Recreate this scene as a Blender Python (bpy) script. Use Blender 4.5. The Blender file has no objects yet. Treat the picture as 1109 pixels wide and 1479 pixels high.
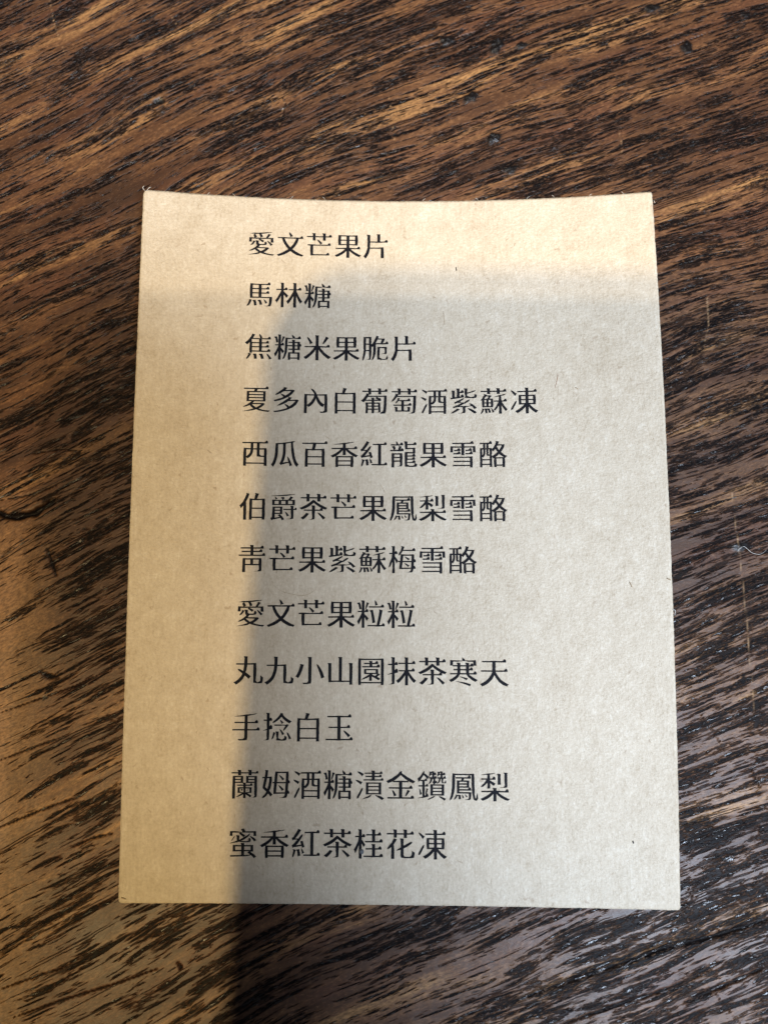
import bpy, bmesh, math, random
import numpy as np
from mathutils import Vector, Matrix
from mathutils.geometry import delaunay_2d_cdt

MM = 0.001
S = bpy.context.scene
COL = S.collection
random.seed(7)
RNG = np.random.default_rng(11)

# ------------------------------------------------------------------ camera
cam = bpy.data.cameras.new('camera')
cam.sensor_fit = 'VERTICAL'
cam.sensor_height = 4.8
cam.lens = 4.8 * 1068.0 / 1479.0
cam.clip_start = 0.005
cam.clip_end = 20.0
cam_ob = bpy.data.objects.new('camera', cam)
cam_ob.location = (0, 0, 126.855 * MM)
cam_ob.matrix_world = Matrix.Translation(cam_ob.location) @ (
    Matrix.Rotation(0.126235, 4, 'X') @ Matrix.Rotation(0.008561, 4, 'Y'))
cam.dof.use_dof = True
cam.dof.focus_distance = 0.1262
cam.dof.aperture_fstop = 2.3
COL.objects.link(cam_ob)
S.camera = cam_ob

# ------------------------------------------------------------------ light
S.view_settings.view_transform = 'Standard'
S.view_settings.look = 'None'
S.view_settings.exposure = 0.0
S.view_settings.gamma = 1.0
S.view_settings.use_curve_mapping = False
world = bpy.data.worlds.new('World')
S.world = world
world.use_nodes = True
bg = world.node_tree.nodes['Background']
bg.inputs[0].default_value = (0.80, 0.90, 1.0, 1)
bg.inputs[1].default_value = 0.02


def area(name, loc, target, w, h, power, col, shape='RECTANGLE'):
    l = bpy.data.lights.new(name, 'AREA')
    l.shape = shape
    l.size = w
    l.size_y = h
    l.energy = power
    l.color = col
    o = bpy.data.objects.new(name, l)
    COL.objects.link(o)
    o.location = loc
    o.rotation_euler = (Vector(target) - Vector(loc)).to_track_quat('-Z', 'Y').to_euler()
    return o


# daylight: a window on the viewer's right, then an added overhead fill lamp, not a window
area('window_or_fill_light', (0.274, -0.265, 0.587), (0, 0.01, 0), 0.17, 0.17, 9.0, (0.645, 0.775, 0.97))
area('window_or_fill_light', (0.12, 0.12, 1.00), (0, 0.01, 0), 0.22, 0.22, 2.6, (1.0, 0.92, 0.80))
# two small warm ceiling spots behind the viewer
area('ceiling_spot', (0.0, -0.66, 1.55), (0, 0.02, 0), 0.026, 0.026, 8.5, (1.0, 0.83, 0.60), 'DISK')
area('ceiling_spot', (-0.385, -0.70, 1.55), (0, 0.02, 0), 0.042, 0.042, 20.0, (1.0, 0.735, 0.34), 'DISK')


# ------------------------------------------------------------------ helpers
def link(o, parent=None):
    COL.objects.link(o)
    if parent is not None:
        o.parent = parent
    return o


def empty(name, loc=(0, 0, 0), parent=None):
    o = bpy.data.objects.new(name, None)
    o.empty_display_size = 0.01
    o.location = loc
    return link(o, parent)


def tag(o, label=None, cat=None, group=None, kind=None):
    if label: o['label'] = label
    if cat: o['category'] = cat
    if group: o['group'] = group
    if kind: o['kind'] = kind
    return o


def mesh_ob(name, verts, faces, mat, parent=None, smooth=True):
    me = bpy.data.meshes.new(name)
    me.from_pydata([tuple(v) for v in verts], [], faces)
    me.materials.append(mat)
    if smooth:
        me.shade_smooth()
    me.update()
    return link(bpy.data.objects.new(name, me), parent)


class N:
    """tiny wrapper for building node trees"""
    def __init__(self, name):
        self.m = bpy.data.materials.new(name)
        self.m.use_nodes = True
        self.t = self.m.node_tree
        self.t.nodes.clear()

    def new(self, kind, **kw):
        n = self.t.nodes.new(kind)
        for k, v in kw.items():
            setattr(n, k, v)
        return n

    def put(self, sock, v):
        if isinstance(v, bpy.types.NodeSocket):
            self.t.links.new(v, sock)
        elif v is not None:
            if isinstance(v, (tuple, list)) and len(v) == 3 and sock.type == 'RGBA':
                v = (*v, 1)
            sock.default_value = v

    def math(self, op, a, b=None, c=None, clamp=False):
        n = self.new('ShaderNodeMath', operation=op, use_clamp=clamp)
        self.put(n.inputs[0], a)
        if b is not None: self.put(n.inputs[1], b)
        if c is not None: self.put(n.inputs[2], c)
        return n.outputs[0]

    def add(self, a, b): return self.math('ADD', a, b)
    def sub(self, a, b): return self.math('SUBTRACT', a, b)
    def mul(self, a, b): return self.math('MULTIPLY', a, b)
    def mx(self, a, b): return self.math('MAXIMUM', a, b)

    def comb(self, x, y, z=0.0):
        n = self.new('ShaderNodeCombineXYZ')
        self.put(n.inputs[0], x); self.put(n.inputs[1], y); self.put(n.inputs[2], z)
        return n.outputs[0]

    def noise(self, vec, scale=1.0, detail=2.0, rough=0.5, dist=0.0, dims='3D'):
        n = self.new('ShaderNodeTexNoise', noise_dimensions=dims)
        self.put(n.inputs['Vector'], vec)
        n.inputs['Scale'].default_value = scale
        n.inputs['Detail'].default_value = detail
        n.inputs['Roughness'].default_value = rough
        n.inputs['Distortion'].default_value = dist
        return n.outputs[0]

    def step(self, v, a, b, lo=0.0, hi=1.0):
        n = self.new('ShaderNodeMapRange', interpolation_type='SMOOTHSTEP')
        self.put(n.inputs[0], v)
        self.put(n.inputs[1], a); self.put(n.inputs[2], b)
        self.put(n.inputs[3], lo); self.put(n.inputs[4], hi)
        return n.outputs[0]

    def mix(self, f, a, b, mode='MIX'):
        n = self.new('ShaderNodeMix', data_type='RGBA', blend_type=mode)
        self.put(n.inputs[0], f)
        self.put(n.inputs[6], a); self.put(n.inputs[7], b)
        return n.outputs[2]

    def fmix(self, f, a, b):
        n = self.new('ShaderNodeMix', data_type='FLOAT')
        self.put(n.inputs[0], f)
        self.put(n.inputs[2], a); self.put(n.inputs[3], b)
        return n.outputs[0]

    def ramp(self, v, stops):
        n = self.new('ShaderNodeValToRGB')
        self.put(n.inputs[0], v)
        e = n.color_ramp.elements
        while len(e) < len(stops): e.new(0.5)
        for q, (p, c) in zip(e, stops):
            q.position = p
            q.color = (*c, 1)
        return n.outputs[0]

    def attr(self, name):
        n = self.new('ShaderNodeAttribute', attribute_name=name)
        return n.outputs['Fac']

    def bump(self, h, strength=1.0, dist=0.0001, normal=None):
        n = self.new('ShaderNodeBump')
        n.inputs['Strength'].default_value = strength
        n.inputs['Distance'].default_value = dist
        self.put(n.inputs['Height'], h)
        if normal is not None: self.put(n.inputs['Normal'], normal)
        return n.outputs[0]

    def finish(self, col, rough=0.5, normal=None, spec=0.5, coat=0.0, coat_rough=0.2, metal=0.0):
        p = self.new('ShaderNodeBsdfPrincipled')
        self.put(p.inputs['Base Color'], col)
        self.put(p.inputs['Roughness'], rough)
        self.put(p.inputs['Specular IOR Level'], spec)
        self.put(p.inputs['Metallic'], metal)
        if coat:
            self.put(p.inputs['Coat Weight'], coat)
            self.put(p.inputs['Coat Roughness'], coat_rough)
        if normal is not None:
            self.put(p.inputs['Normal'], normal)
        o = self.new('ShaderNodeOutputMaterial')
        self.t.links.new(p.outputs[0], o.inputs[0])
        return self.m


def xyz_mm(n):
    tc = n.new('ShaderNodeTexCoord')
    sc = n.new('ShaderNodeVectorMath', operation='SCALE')
    n.t.links.new(tc.outputs['Object'], sc.inputs[0])
    sc.inputs['Scale'].default_value = 1000.0
    sp = n.new('ShaderNodeSeparateXYZ')
    n.t.links.new(sc.outputs[0], sp.inputs[0])
    return sc.outputs[0], sp.outputs[0], sp.outputs[1], sp.outputs[2]


# ------------------------------------------------------------------ wood
def wood_material():
    n = N('old_open_grained_wood')
    vec, x, y, z = xyz_mm(n)
    # grain coordinates in mm: s runs along the grain, t across it
    s0 = n.add(n.mul(x, 0.92), n.mul(y, 0.40))
    t0 = n.mul(n.add(n.sub(y, n.mul(x, 0.44)), n.mul(n.mul(x, x), 0.0009)), 0.92)
    w1 = n.noise(n.comb(n.mul(s0, 0.022), n.mul(t0, 0.035), 3.1), 1, 1)
    w2 = n.noise(n.comb(n.mul(s0, 0.09), n.mul(t0, 0.16), 7.7), 1, 2)
    t = n.add(t0, n.add(n.mul(n.sub(w1, 0.5), 6.0), n.mul(n.sub(w2, 0.5), 1.0)))
    wf = n.noise(n.comb(n.mul(s0, 0.75), n.mul(t0, 2.4), 1.7), 1, 3, 0.6)
    tw = n.add(t, n.mul(n.sub(wf, 0.5), 0.27))
    s = s0

    # density of the dark open grain over the board
    d1 = n.noise(n.comb(n.mul(s, 0.020), n.mul(t, 0.13), 11.0), 1, 2)
    d2 = n.noise(n.comb(n.mul(s, 0.05), n.mul(t, 0.34), 21.0), 1, 2)
    side = n.step(n.add(x, n.mul(y, 0.45)), -75.0, 35.0, -0.07, 0.015)
    # painted shade: darker wood colour and denser grain beside the card's left edge
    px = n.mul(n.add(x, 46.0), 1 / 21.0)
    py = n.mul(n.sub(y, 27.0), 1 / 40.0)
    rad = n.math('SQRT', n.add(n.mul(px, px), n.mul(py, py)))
    shade_patch = n.step(n.add(rad, n.mul(n.sub(w2, 0.5), 0.9)), 1.15, 0.35)
    # and painted light: a paler strip of wood colour further out
    lit_strip = n.mul(n.step(n.add(x, n.mul(n.sub(w2, 0.5), 9.0)), -52.0, -64.0), n.step(y, 27.0, -2.0))
    dens = n.add(n.add(n.mul(n.sub(d1, 0.5), 0.55), n.mul(n.sub(d2, 0.5), 0.85)), n.add(n.sub(side, n.mul(lit_strip, 0.16)), n.mul(shade_patch, 0.10)))

    def pores(ls, lt, seed, r0, r1, keep, dk):
        v = n.new('ShaderNodeTexVoronoi', feature='F1', voronoi_dimensions='2D')
        n.put(v.inputs['Vector'], n.comb(n.add(n.mul(s, 1.0 / ls), seed), n.add(n.mul(tw, 1.0 / lt), seed * 1.7)))
        v.inputs['Scale'].default_value = 1.0
        v.inputs['Randomness'].default_value = 1.0
        sp = n.new('ShaderNodeSeparateColor')
        n.t.links.new(v.outputs['Color'], sp.inputs[0])
        r = n.add(n.mul(sp.outputs[0], r1 - r0), r0)
        r = n.mx(n.add(r, n.mul(dens, 0.35)), 0.02)
        body = n.step(n.math('DIVIDE', v.outputs['Distance'], r), 1.0, 0.62)
        on = n.step(n.add(sp.outputs[1], n.mul(dens, dk)), 1.0 - keep - 0.02, 1.0 - keep + 0.02)
        return n.mul(body, on)

    p1 = pores(20.0, 1.15, 0.0, 0.20, 0.50, 0.47, 2.0)
    p2 = pores(10.0, 0.74, 13.3, 0.22, 0.50, 0.50, 1.7)
    p3 = pores(3.6, 0.42, 31.7, 0.22, 0.48, 0.46, 1.5)
    b1 = n.noise(n.comb(n.mul(s, 0.11), n.mul(tw, 0.60), 5.0), 1, 4, 0.60)
    blot = n.step(n.add(b1, n.mul(dens, 0.40)), 0.560, 0.60)
    p4 = pores(22.0, 0.40, 47.1, 0.20, 0.44, 0.40, 1.0)
    b2 = n.noise(n.comb(n.mul(s, 0.17), n.mul(tw, 1.25), 8.0), 1, 4, 0.62)
    blot2 = n.step(n.add(b2, n.mul(dens, 0.36)), 0.560, 0.61)
    dark = n.mx(n.mx(n.mx(p1, p2), n.mul(p4, 0.8)), n.mx(n.mul(p3, 0.8), n.mx(n.mul(blot, 0.95), n.mul(blot2, 0.85))))
    brk = n.noise(n.comb(n.mul(s, 0.9), n.mul(tw, 3.2), 2.0), 1, 3, 0.65)
    dark = n.mul(dark, n.step(brk, 0.32, 0.50, 0.30, 1.0))
    crev = n.attr('crevice')
    wax = n.attr('wax')
    dark = n.mx(dark, n.mx(crev, wax))

    # brown ground
    g1 = n.noise(n.comb(n.mul(s, 0.014), n.mul(t, 0.16), 41.0), 1, 2)
    g2 = n.noise(n.comb(n.mul(s, 0.07), n.mul(t, 0.9), 51.0), 1, 3)
    g = n.add(n.mul(g1, 0.62), n.mul(g2, 0.38))
    brown = n.ramp(g, [(0.36, (0.055, 0.022, 0.010)), (0.46, (0.110, 0.048, 0.021)),
                       (0.55, (0.215, 0.100, 0.042)), (0.64, (0.450, 0.235, 0.090))])
    red = n.noise(n.comb(n.mul(s, 0.04), n.mul(t, 0.22), 61.0), 1, 2)
    brown = n.mix(n.step(red, 0.50, 0.68, 0.0, 0.6), brown, (0.135, 0.052, 0.027))
    fib = n.noise(n.comb(n.mul(s, 0.22), n.mul(t, 5.5), 71.0), 1, 3, 0.7)
    brown = n.mix(n.step(fib, 0.30, 0.72, 0.42, 0.0), brown, (0.045, 0.020, 0.011))
    brown = n.mix(n.mul(lit_strip, 0.55), brown, (0.36, 0.200, 0.085))
    brown = n.mix(n.mul(shade_patch, 0.70), brown, (0.026, 0.011, 0.006))
    mot = n.noise(n.comb(n.mul(s, 1.1), n.mul(t, 2.6), 73.0), 1, 4, 0.7)
    brown = n.mix(n.step(mot, 0.36, 0.62, 0.62, 0.0), brown, (0.050, 0.024, 0.014))
    brown = n.mix(n.step(mot, 0.54, 0.72, 0.0, 0.35), brown, (0.34, 0.19, 0.10))
    grime = n.noise(n.comb(n.mul(x, 0.05), n.mul(y, 0.05), 81.0), 1, 4, 0.6)
    brown = n.mix(n.step(grime, 0.50, 0.72, 0.0, 0.45), brown, (0.040, 0.024, 0.016))
    dk = n.mix(n.noise(n.comb(n.mul(s, 0.3), n.mul(t, 1.6), 91.0), 1, 2), (0.0025, 0.0025, 0.0035), (0.010, 0.007, 0.006))
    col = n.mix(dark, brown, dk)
    col = n.mix(n.mul(n.attr('scratch'), 0.75), col, (0.42, 0.26, 0.14))

    # relief: pores sink, the wax that filled them is wrinkled and glints
    crinkle = n.noise(n.comb(n.mul(s, 0.9), n.mul(t, 4.2), 17.0), 1, 2, 0.6)
    fine = n.noise(n.comb(n.mul(s, 0.8), n.mul(t, 9.0), 27.0), 1, 2, 0.6)
    lump = n.noise(n.comb(n.mul(x, 0.22), n.mul(y, 0.22), 37.0), 1, 2)
    gm = n.noise(n.comb(n.mul(s, 0.30), n.mul(t, 2.3), 19.0), 1, 3, 0.65)
    glint = n.mx(n.mul(n.step(gm, 0.54, 0.62), n.step(dark, 0.5, 0.9)), n.mul(wax, 0.45))
    h = n.add(n.mul(dark, -0.8), n.mul(n.mul(glint, crinkle), 1.25))
    h = n.add(h, n.add(n.mul(fine, 0.16), n.add(n.mul(lump, 1.2), n.mul(mot, 0.35))))
    nor = n.bump(h, 1.0, 0.00013)
    rough = n.fmix(dark, n.step(grime, 0.3, 0.7, 0.50, 0.40), 0.42)
    rough = n.fmix(glint, rough, 0.28)
    return n.finish(col, rough, nor, spec=n.fmix(glint, n.fmix(dark, 0.36, 0.05), 0.85))


WOOD = wood_material()

# ------------------------------------------------------------------ table top
# marks on the board, in mm on the table: (points, half width, depth, kind)
CREV = [
    ([(21.1, -62.0), (32.8, -58.2), (44.0, -54.5), (54.1, -52.1), (62.6, -49.4)], 0.55, 0.45, 'crack'),
    ([(46.4, -62.7), (53.7, -59.8), (58.7, -57.7), (62.1, -56.5)], 0.42, 0.36, 'crack'),
    ([(25.9, -66.4), (34.8, -63.3), (43.7, -60.7), (51.6, -57.6)], 0.36, 0.3, 'crack'),
    ([(46.4, -38.8), (50.4, -37.3), (54.5, -35.9)], 0.28, 0.2, 'crack'),
    ([(47.0, -50.8), (53.2, -48.4), (62.3, -46.0)], 0.22, 0.14, 'crack'),
    ([(-69.2, 16.3), (-65.3, 15.2), (-61.7, 15.8), (-58.3, 18.5)], 0.9, 0.9, 'crack'),
    ([(-67.9, 18.2), (-63.1, 19.0), (-57.8, 20.9)], 0.2, 0.1, 'crack'),
    ([(-59.2, 9.8), (-58.2, 7.4), (-57.3, 5.0)], 0.42, 0.2, 'crack'),
    ([(-59.5, -10.9), (-57.7, -11.8), (-56.1, -12.0)], 0.5, 0.2, 'crack'),
    ([(-63.0, 26.4), (-57.5, 27.3), (-54.5, 26.8)], 0.25, 0.12, 'crack'),
    ([(-34.3, -56.9), (-33.6, -57.6), (-33.8, -58.2)], 0.28, 0.2, 'crack'),
    ([(-65.5, -17.9), (-59.8, -15.9), (-52.9, -13.4), (-46.1, -10.1)], 0.16, 0.08, 'crack'),
    ([(-64.3, -36.3), (-57.6, -33.5), (-50.8, -31.1)], 0.22, 0.1, 'crack'),
    ([(-65.0, -25.6), (-58.2, -23.0), (-53.7, -21.5)], 0.18, 0.08, 'crack'),
    ([(-62.6, -61.2), (-56.1, -58.9), (-49.5, -57.0)], 0.22, 0.1, 'crack'),
    ([(-60.1, -65.3), (-52.5, -62.7), (-43.7, -60.1), (-37.1, -57.8)], 0.2, 0.1, 'crack'),
    ([(-52.7, -39.5), (-48.8, -37.9), (-45.4, -37.1)], 0.28, 0.12, 'crack'),
    ([(47.8, -44.7), (48.4, -45.8), (49.2, -47.6)], 0.13, 0.06, 'crack'),
    ([(52.2, -50.5), (52.7, -51.8), (53.3, -52.8)], 0.13, 0.06, 'crack'),
    ([(50.7, -15.9), (51.9, -18.3), (53.8, -21.0), (55.3, -23.9)], 0.09, 0.05, 'crack'),
    ([(50.8, -59.6), (52.4, -62.3), (55.3, -65.6)], 0.09, 0.05, 'crack'),
    ([(59.3, -26.3), (60.0, -28.2), (60.8, -29.6)], 0.22, 0.08, 'crack'),
    ([(-21.2, 96.9), (-19.5, 92.7), (-20.0, 89.2)], 0.1, 0.05, 'crack'),
    ([(45.5, 28.2), (51.0, 30.9), (56.6, 33.2)], 0.12, 0.08, 'crack'),
    ([(35.7, 97.3), (43.5, 100.5), (51.4, 103.6), (60.6, 107.1)], 0.22, 0.14, 'crack'),
    ([(-2.4, 101.1), (4.7, 103.6), (15.2, 106.9), (25.7, 112.3)], 0.3, 0.14, 'crack'),
    ([(-18.8, 106.9), (-10.9, 109.2), (-3.1, 112.5)], 0.22, 0.1, 'crack'),
    ([(58.9, 20.9), (59.3, 13.6), (59.8, 6.5), (60.2, -2.8), (60.4, -12.0), (60.6, -18.2)], 0.16, 0.02, 'scratch'),
    ([(-64.8, 114.4), (-63.4, 108.6), (-61.1, 102.8)], 0.12, 0.02, 'scratch'),
    ([(-18.9, 97.2), (-19.8, 92.7), (-21.0, 85.8)], 0.08, 0.02, 'scratch'),
    ([(-0.5, 95.4), (0.3, 89.8), (1.1, 82.2)], 0.06, 0.02, 'scratch'),
    ([(42.1, 87.5), (42.7, 83.4), (42.1, 82.0)], 0.1, 0.02, 'scratch'),
    ([(56.5, 54.7), (56.5, 49.6), (55.5, 45.7)], 0.1, 0.02, 'scratch'),
    ([(-43.3, 114.2), (-41.1, 110.2), (-39.5, 107.7)], 0.07, 0.02, 'scratch')]
BLOB = [
    (10.5, 105.4, 1.5, 0.9, 0.175, 0.25),
    (19.9, 104.3, 2.0, 1.25, 1.134, 0.35),
    (15.0, 93.8, 1.7, 0.95, 0.524, 0.28),
    (19.0, 85.6, 1.6, 1.0, 0.436, 0.3),
    (22.0, 79.3, 1.4, 0.9, 0.349, 0.25),
    (24.6, 104.4, 1.2, 0.7, 0.175, 0.2),
    (55.4, 103.8, 1.4, 1.2, 1.396, 0.2),
    (-43.1, 93.4, 1.3, 0.7, 0.175, -0.25),
    (49.2, 111.9, 1.6, 0.9, 0.262, 0.25),
    (66.6, 110.3, 1.0, 0.7, 0.175, 0.2),
    (-58.0, -15.4, 0.5, 0.4, 0.0, 0.1),
    (59.8, 10.1, 1.4, 0.8, 0.262, 0.25)]


def build_table():
    def axis(a, b, lo, hi, step):
        inner = np.arange(a, b + 1e-6, step)
        k = np.linspace(0, 1, 14)[1:] ** 2
        return np.concatenate([(a - (a - lo) * k)[::-1], inner, b + (hi - b) * k])
    X = axis(-80, 78, -520, 520, 0.25)
    Y = axis(-70, 118, -420, 420, 0.25)
    gx, gy = np.meshgrid(X, Y)
    z = np.zeros_like(gx)
    crev = np.zeros_like(gx); scr = np.zeros_like(gx); wax = np.zeros_like(gx)
    # slow hand-planed undulation
    for k in range(10):
        a = RNG.uniform(0, math.tau); f = RNG.uniform(0.02, 0.09)
        z += RNG.uniform(0.02, 0.05) * np.sin(f * (gx * math.cos(a) + gy * math.sin(a)) * 2 + RNG.uniform(0, 6))
    wob = 0.10 * np.sin(gx * 1.9 + gy * 0.7) + 0.08 * np.sin(gx * 0.8 - gy * 2.3 + 1)
    for pts, hw, depth, kind in CREV:
        best = np.full_like(gx, 1e9); along = np.zeros_like(gx)
        x0 = min(p[0] for p in pts) - 3; x1 = max(p[0] for p in pts) + 3
        y0 = min(p[1] for p in pts) - 3; y1 = max(p[1] for p in pts) + 3
        m = (gx > x0) & (gx < x1) & (gy > y0) & (gy < y1)
        px, py = gx[m], gy[m]
        bd = np.full(px.shape, 1e9); al = np.zeros(px.shape); nseg = len(pts) - 1
        for i in range(nseg):
            ax, ay = pts[i]; bx, by = pts[i + 1]
            dx, dy = bx - ax, by - ay; L2 = dx * dx + dy * dy
            u = np.clip(((px - ax) * dx + (py - ay) * dy) / L2, 0, 1)
            d = np.hypot(px - ax - u * dx, py - ay - u * dy)
            k = d < bd
            bd[k] = d[k]; al[k] = (i + u[k]) / nseg
        taper = np.sqrt(np.clip(4 * al * (1 - al), 0, 1)) * 0.85 + 0.15
        q = np.clip(1 - bd / (hw * taper * (1 + 2.5 * wob[m])), 0, 1)
        q = q * q * (3 - 2 * q)
        if kind == 'scratch':
            scr[m] = np.maximum(scr[m], q * (0.55 + 0.45 * np.sin(al * 90 + px)))
            z[m] -= depth * q
        else:
            crev[m] = np.maximum(crev[m], np.clip(q * 2.6, 0, 1))
            z[m] -= depth * q
    for bx, by, ra, rb, ang, hgt in BLOB:
        c, s_ = math.cos(ang), math.sin(ang)
        u = (gx - bx) * c + (gy - by) * s_; v = -(gx - bx) * s_ + (gy - by) * c
        th = np.arctan2(v, u)
        r = np.hypot(u / ra, v / rb) * (1 + 0.13 * np.sin(3 * th + bx) + 0.09 * np.sin(5 * th + by))
        q = np.clip(1.25 - r, 0, 1); q = np.clip(q / 0.75, 0, 1)
        q = q * q * (3 - 2 * q)
        wax = np.maximum(wax, np.clip(q * 1.6, 0, 1))
        z += hgt * q * (1 + 0.35 * np.sin(u * 4.1 + by) * np.cos(v * 5.3 + bx))
    ny, nx = gx.shape
    top = np.stack([gx, gy, z], -1).reshape(-1, 3) * MM
    idx = np.arange(ny * nx).reshape(ny, nx)
    q = np.stack([idx[:-1, :-1], idx[:-1, 1:], idx[1:, 1:], idx[1:, :-1]], -1).reshape(-1, 4)
    # skirt and underside close the board: 28 mm thick
    ring = np.concatenate([idx[0, :], idx[1:, -1], idx[-1, -2::-1], idx[-2:0:-1, 0]])
    low = top[ring].copy(); low[:, 2] = -28 * MM
    nb = len(top); m = len(ring)
    k = np.arange(m)
    side = np.stack([ring, nb + k, nb + (k + 1) % m, ring[(k + 1) % m]], -1)
    verts = np.concatenate([top, low])
    faces = np.concatenate([q, side])
    me = bpy.data.meshes.new('table_top')
    me.vertices.add(len(verts)); me.vertices.foreach_set('co', verts.astype(np.float32).ravel())
    nf = len(faces)
    me.loops.add(nf * 4 + m); me.polygons.add(nf + 1)
    me.loops.foreach_set('vertex_index', np.concatenate([faces.ravel(), nb + k[::-1]]).astype(np.int32))
    ls = np.arange(nf + 1) * 4
    me.polygons.foreach_set('loop_start', ls.astype(np.int32))
    me.update(calc_edges=True)
    for nm, arr in (('crevice', crev), ('scratch', scr), ('wax', wax)):
        a = me.attributes.new(nm, 'FLOAT', 'POINT')
        a.data.foreach_set('value', np.concatenate([arr.ravel(), np.zeros(m)]).astype(np.float32))
    me.shade_smooth()
    me.materials.append(WOOD)
    o = link(bpy.data.objects.new('table_top', me))
    tag(o, 'dark brown open-grained wooden table top under the card', kind='structure')
    return o


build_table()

# ------------------------------------------------------------------ paper card
CW, CH = 90.0, 120.914
CX, CY, CROT = 1.1996, 12.5967, -0.0024
LIFT = [[4.35, 0.40, 3.42], [3.30, 1.20, 4.74], [0.50, 0.51, 1.81]]


def quad(t):
    return (2 * (t - .5) * (t - 1), -4 * t * (t - 1), 2 * t * (t - .5))


def card_z(u, v):
    """height of the card's face above the table in mm at u, v in 0..1 (v down)"""
    a, b = quad(u), quad(v)
    return sum(LIFT[j][i] * a[i] * b[j] for i in range(3) for j in range(3)) + 0.12


def card_point(xm, ym, up=0.0):
    """xm, ym: mm from the card's top left corner -> metres on its face, in the card's own frame"""
    return ((xm - CW / 2) * MM, (CH / 2 - ym) * MM, (card_z(xm / CW, ym / CH) + up) * MM)


def paper_material():
    n = N('kraft_paper')
    vec, x, y, z = xyz_mm(n)
    m1 = n.noise(n.comb(n.mul(x, 0.55), n.mul(y, 0.30), 2.0), 1, 4, 0.65)
    m2 = n.noise(n.comb(n.mul(x, 0.10), n.mul(y, 0.055), 9.0), 1, 3, 0.6)
    m3 = n.noise(n.comb(n.mul(x, 2.6), n.mul(y, 1.1), 5.0), 1, 3, 0.65)
    m4 = n.noise(n.comb(n.mul(x, 2.6), n.mul(y, 0.16), 15.0), 1, 2, 0.6)
    m5 = n.noise(vec, 2.3, 3, 0.7)
    f = n.add(n.add(n.mul(m1, 0.26), n.mul(m4, 0.09)), n.add(n.mul(m2, 0.15), n.add(n.mul(m5, 0.25), n.mul(m3, 0.25))))
    col = n.ramp(f, [(0.36, (0.440, 0.345, 0.235)), (0.46, (0.560, 0.465, 0.345)),
                     (0.54, (0.630, 0.535, 0.410)), (0.64, (0.740, 0.660, 0.540))])
    v = n.new('ShaderNodeTexVoronoi', feature='F1', voronoi_dimensions='2D')
    wv = n.noise(n.comb(n.mul(x, 0.4), n.mul(y, 0.4), 3.0), 1, 2)
    n.put(v.inputs['Vector'], n.comb(n.add(n.mul(x, 0.55), n.mul(wv, 2.5)), n.mul(y, 0.22)))
    v.inputs['Scale'].default_value = 1.0
    sp = n.new('ShaderNodeSeparateColor')
    n.t.links.new(v.outputs['Color'], sp.inputs[0])
    fl = n.mul(n.step(v.outputs['Distance'], 0.10, 0.04), n.step(sp.outputs[0], 0.80, 0.84))
    col = n.mix(n.mul(fl, 0.45), col, (0.30, 0.20, 0.12))
    # felted surface
    b1 = n.noise(vec, 1.9, 3, 0.6)
    b2 = n.noise(n.comb(n.add(n.mul(x, 5.0), n.mul(y, 2.2)), n.mul(y, 3.0), 4.0), 1, 2, 0.6, 0.6)
    b3 = n.noise(vec, 0.35, 2, 0.5)
    h = n.add(n.mul(b1, 0.55), n.add(n.mul(b2, 0.50), n.mul(b3, 0.8)))
    nor = n.bump(h, 1.0, 0.00019)
    rough = n.step(b2, 0.55, 0.72, 0.58, 0.36)
    return n.finish(col, rough, nor, spec=0.42), col


PAPER, _ = paper_material()


def edge_material():
    n = N('cut_paper_edge')
    vec, x, y, z = xyz_mm(n)
    f = n.noise(vec, 3.0, 3)
    col = n.mix(f, (0.55, 0.47, 0.36), (0.78, 0.71, 0.60))
    return n.finish(col, 0.8, n.bump(f, 1.0, 0.0001), spec=0.2)


EDGE = edge_material()


def ink_material():
    n = N('black_print')
    vec, x, y, z = xyz_mm(n)
    a = n.noise(vec, 4.0, 3, 0.7)
    b = n.noise(vec, 1.9, 3, 0.6)
    col = n.mix(n.step(a, 0.60, 0.80, 0.0, 0.35), (0.006, 0.006, 0.009), (0.10, 0.085, 0.07))
    return n.finish(col, 0.7, n.bump(b, 1.0, 0.00007), spec=0.18)


INK = ink_material()

card = empty('paper_card', (CX * MM, CY * MM, 0))
card.rotation_euler = (0, 0, CROT)
tag(card, 'pale kraft paper card printed with twelve lines of black Chinese writing on the wood', 'card')


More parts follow.
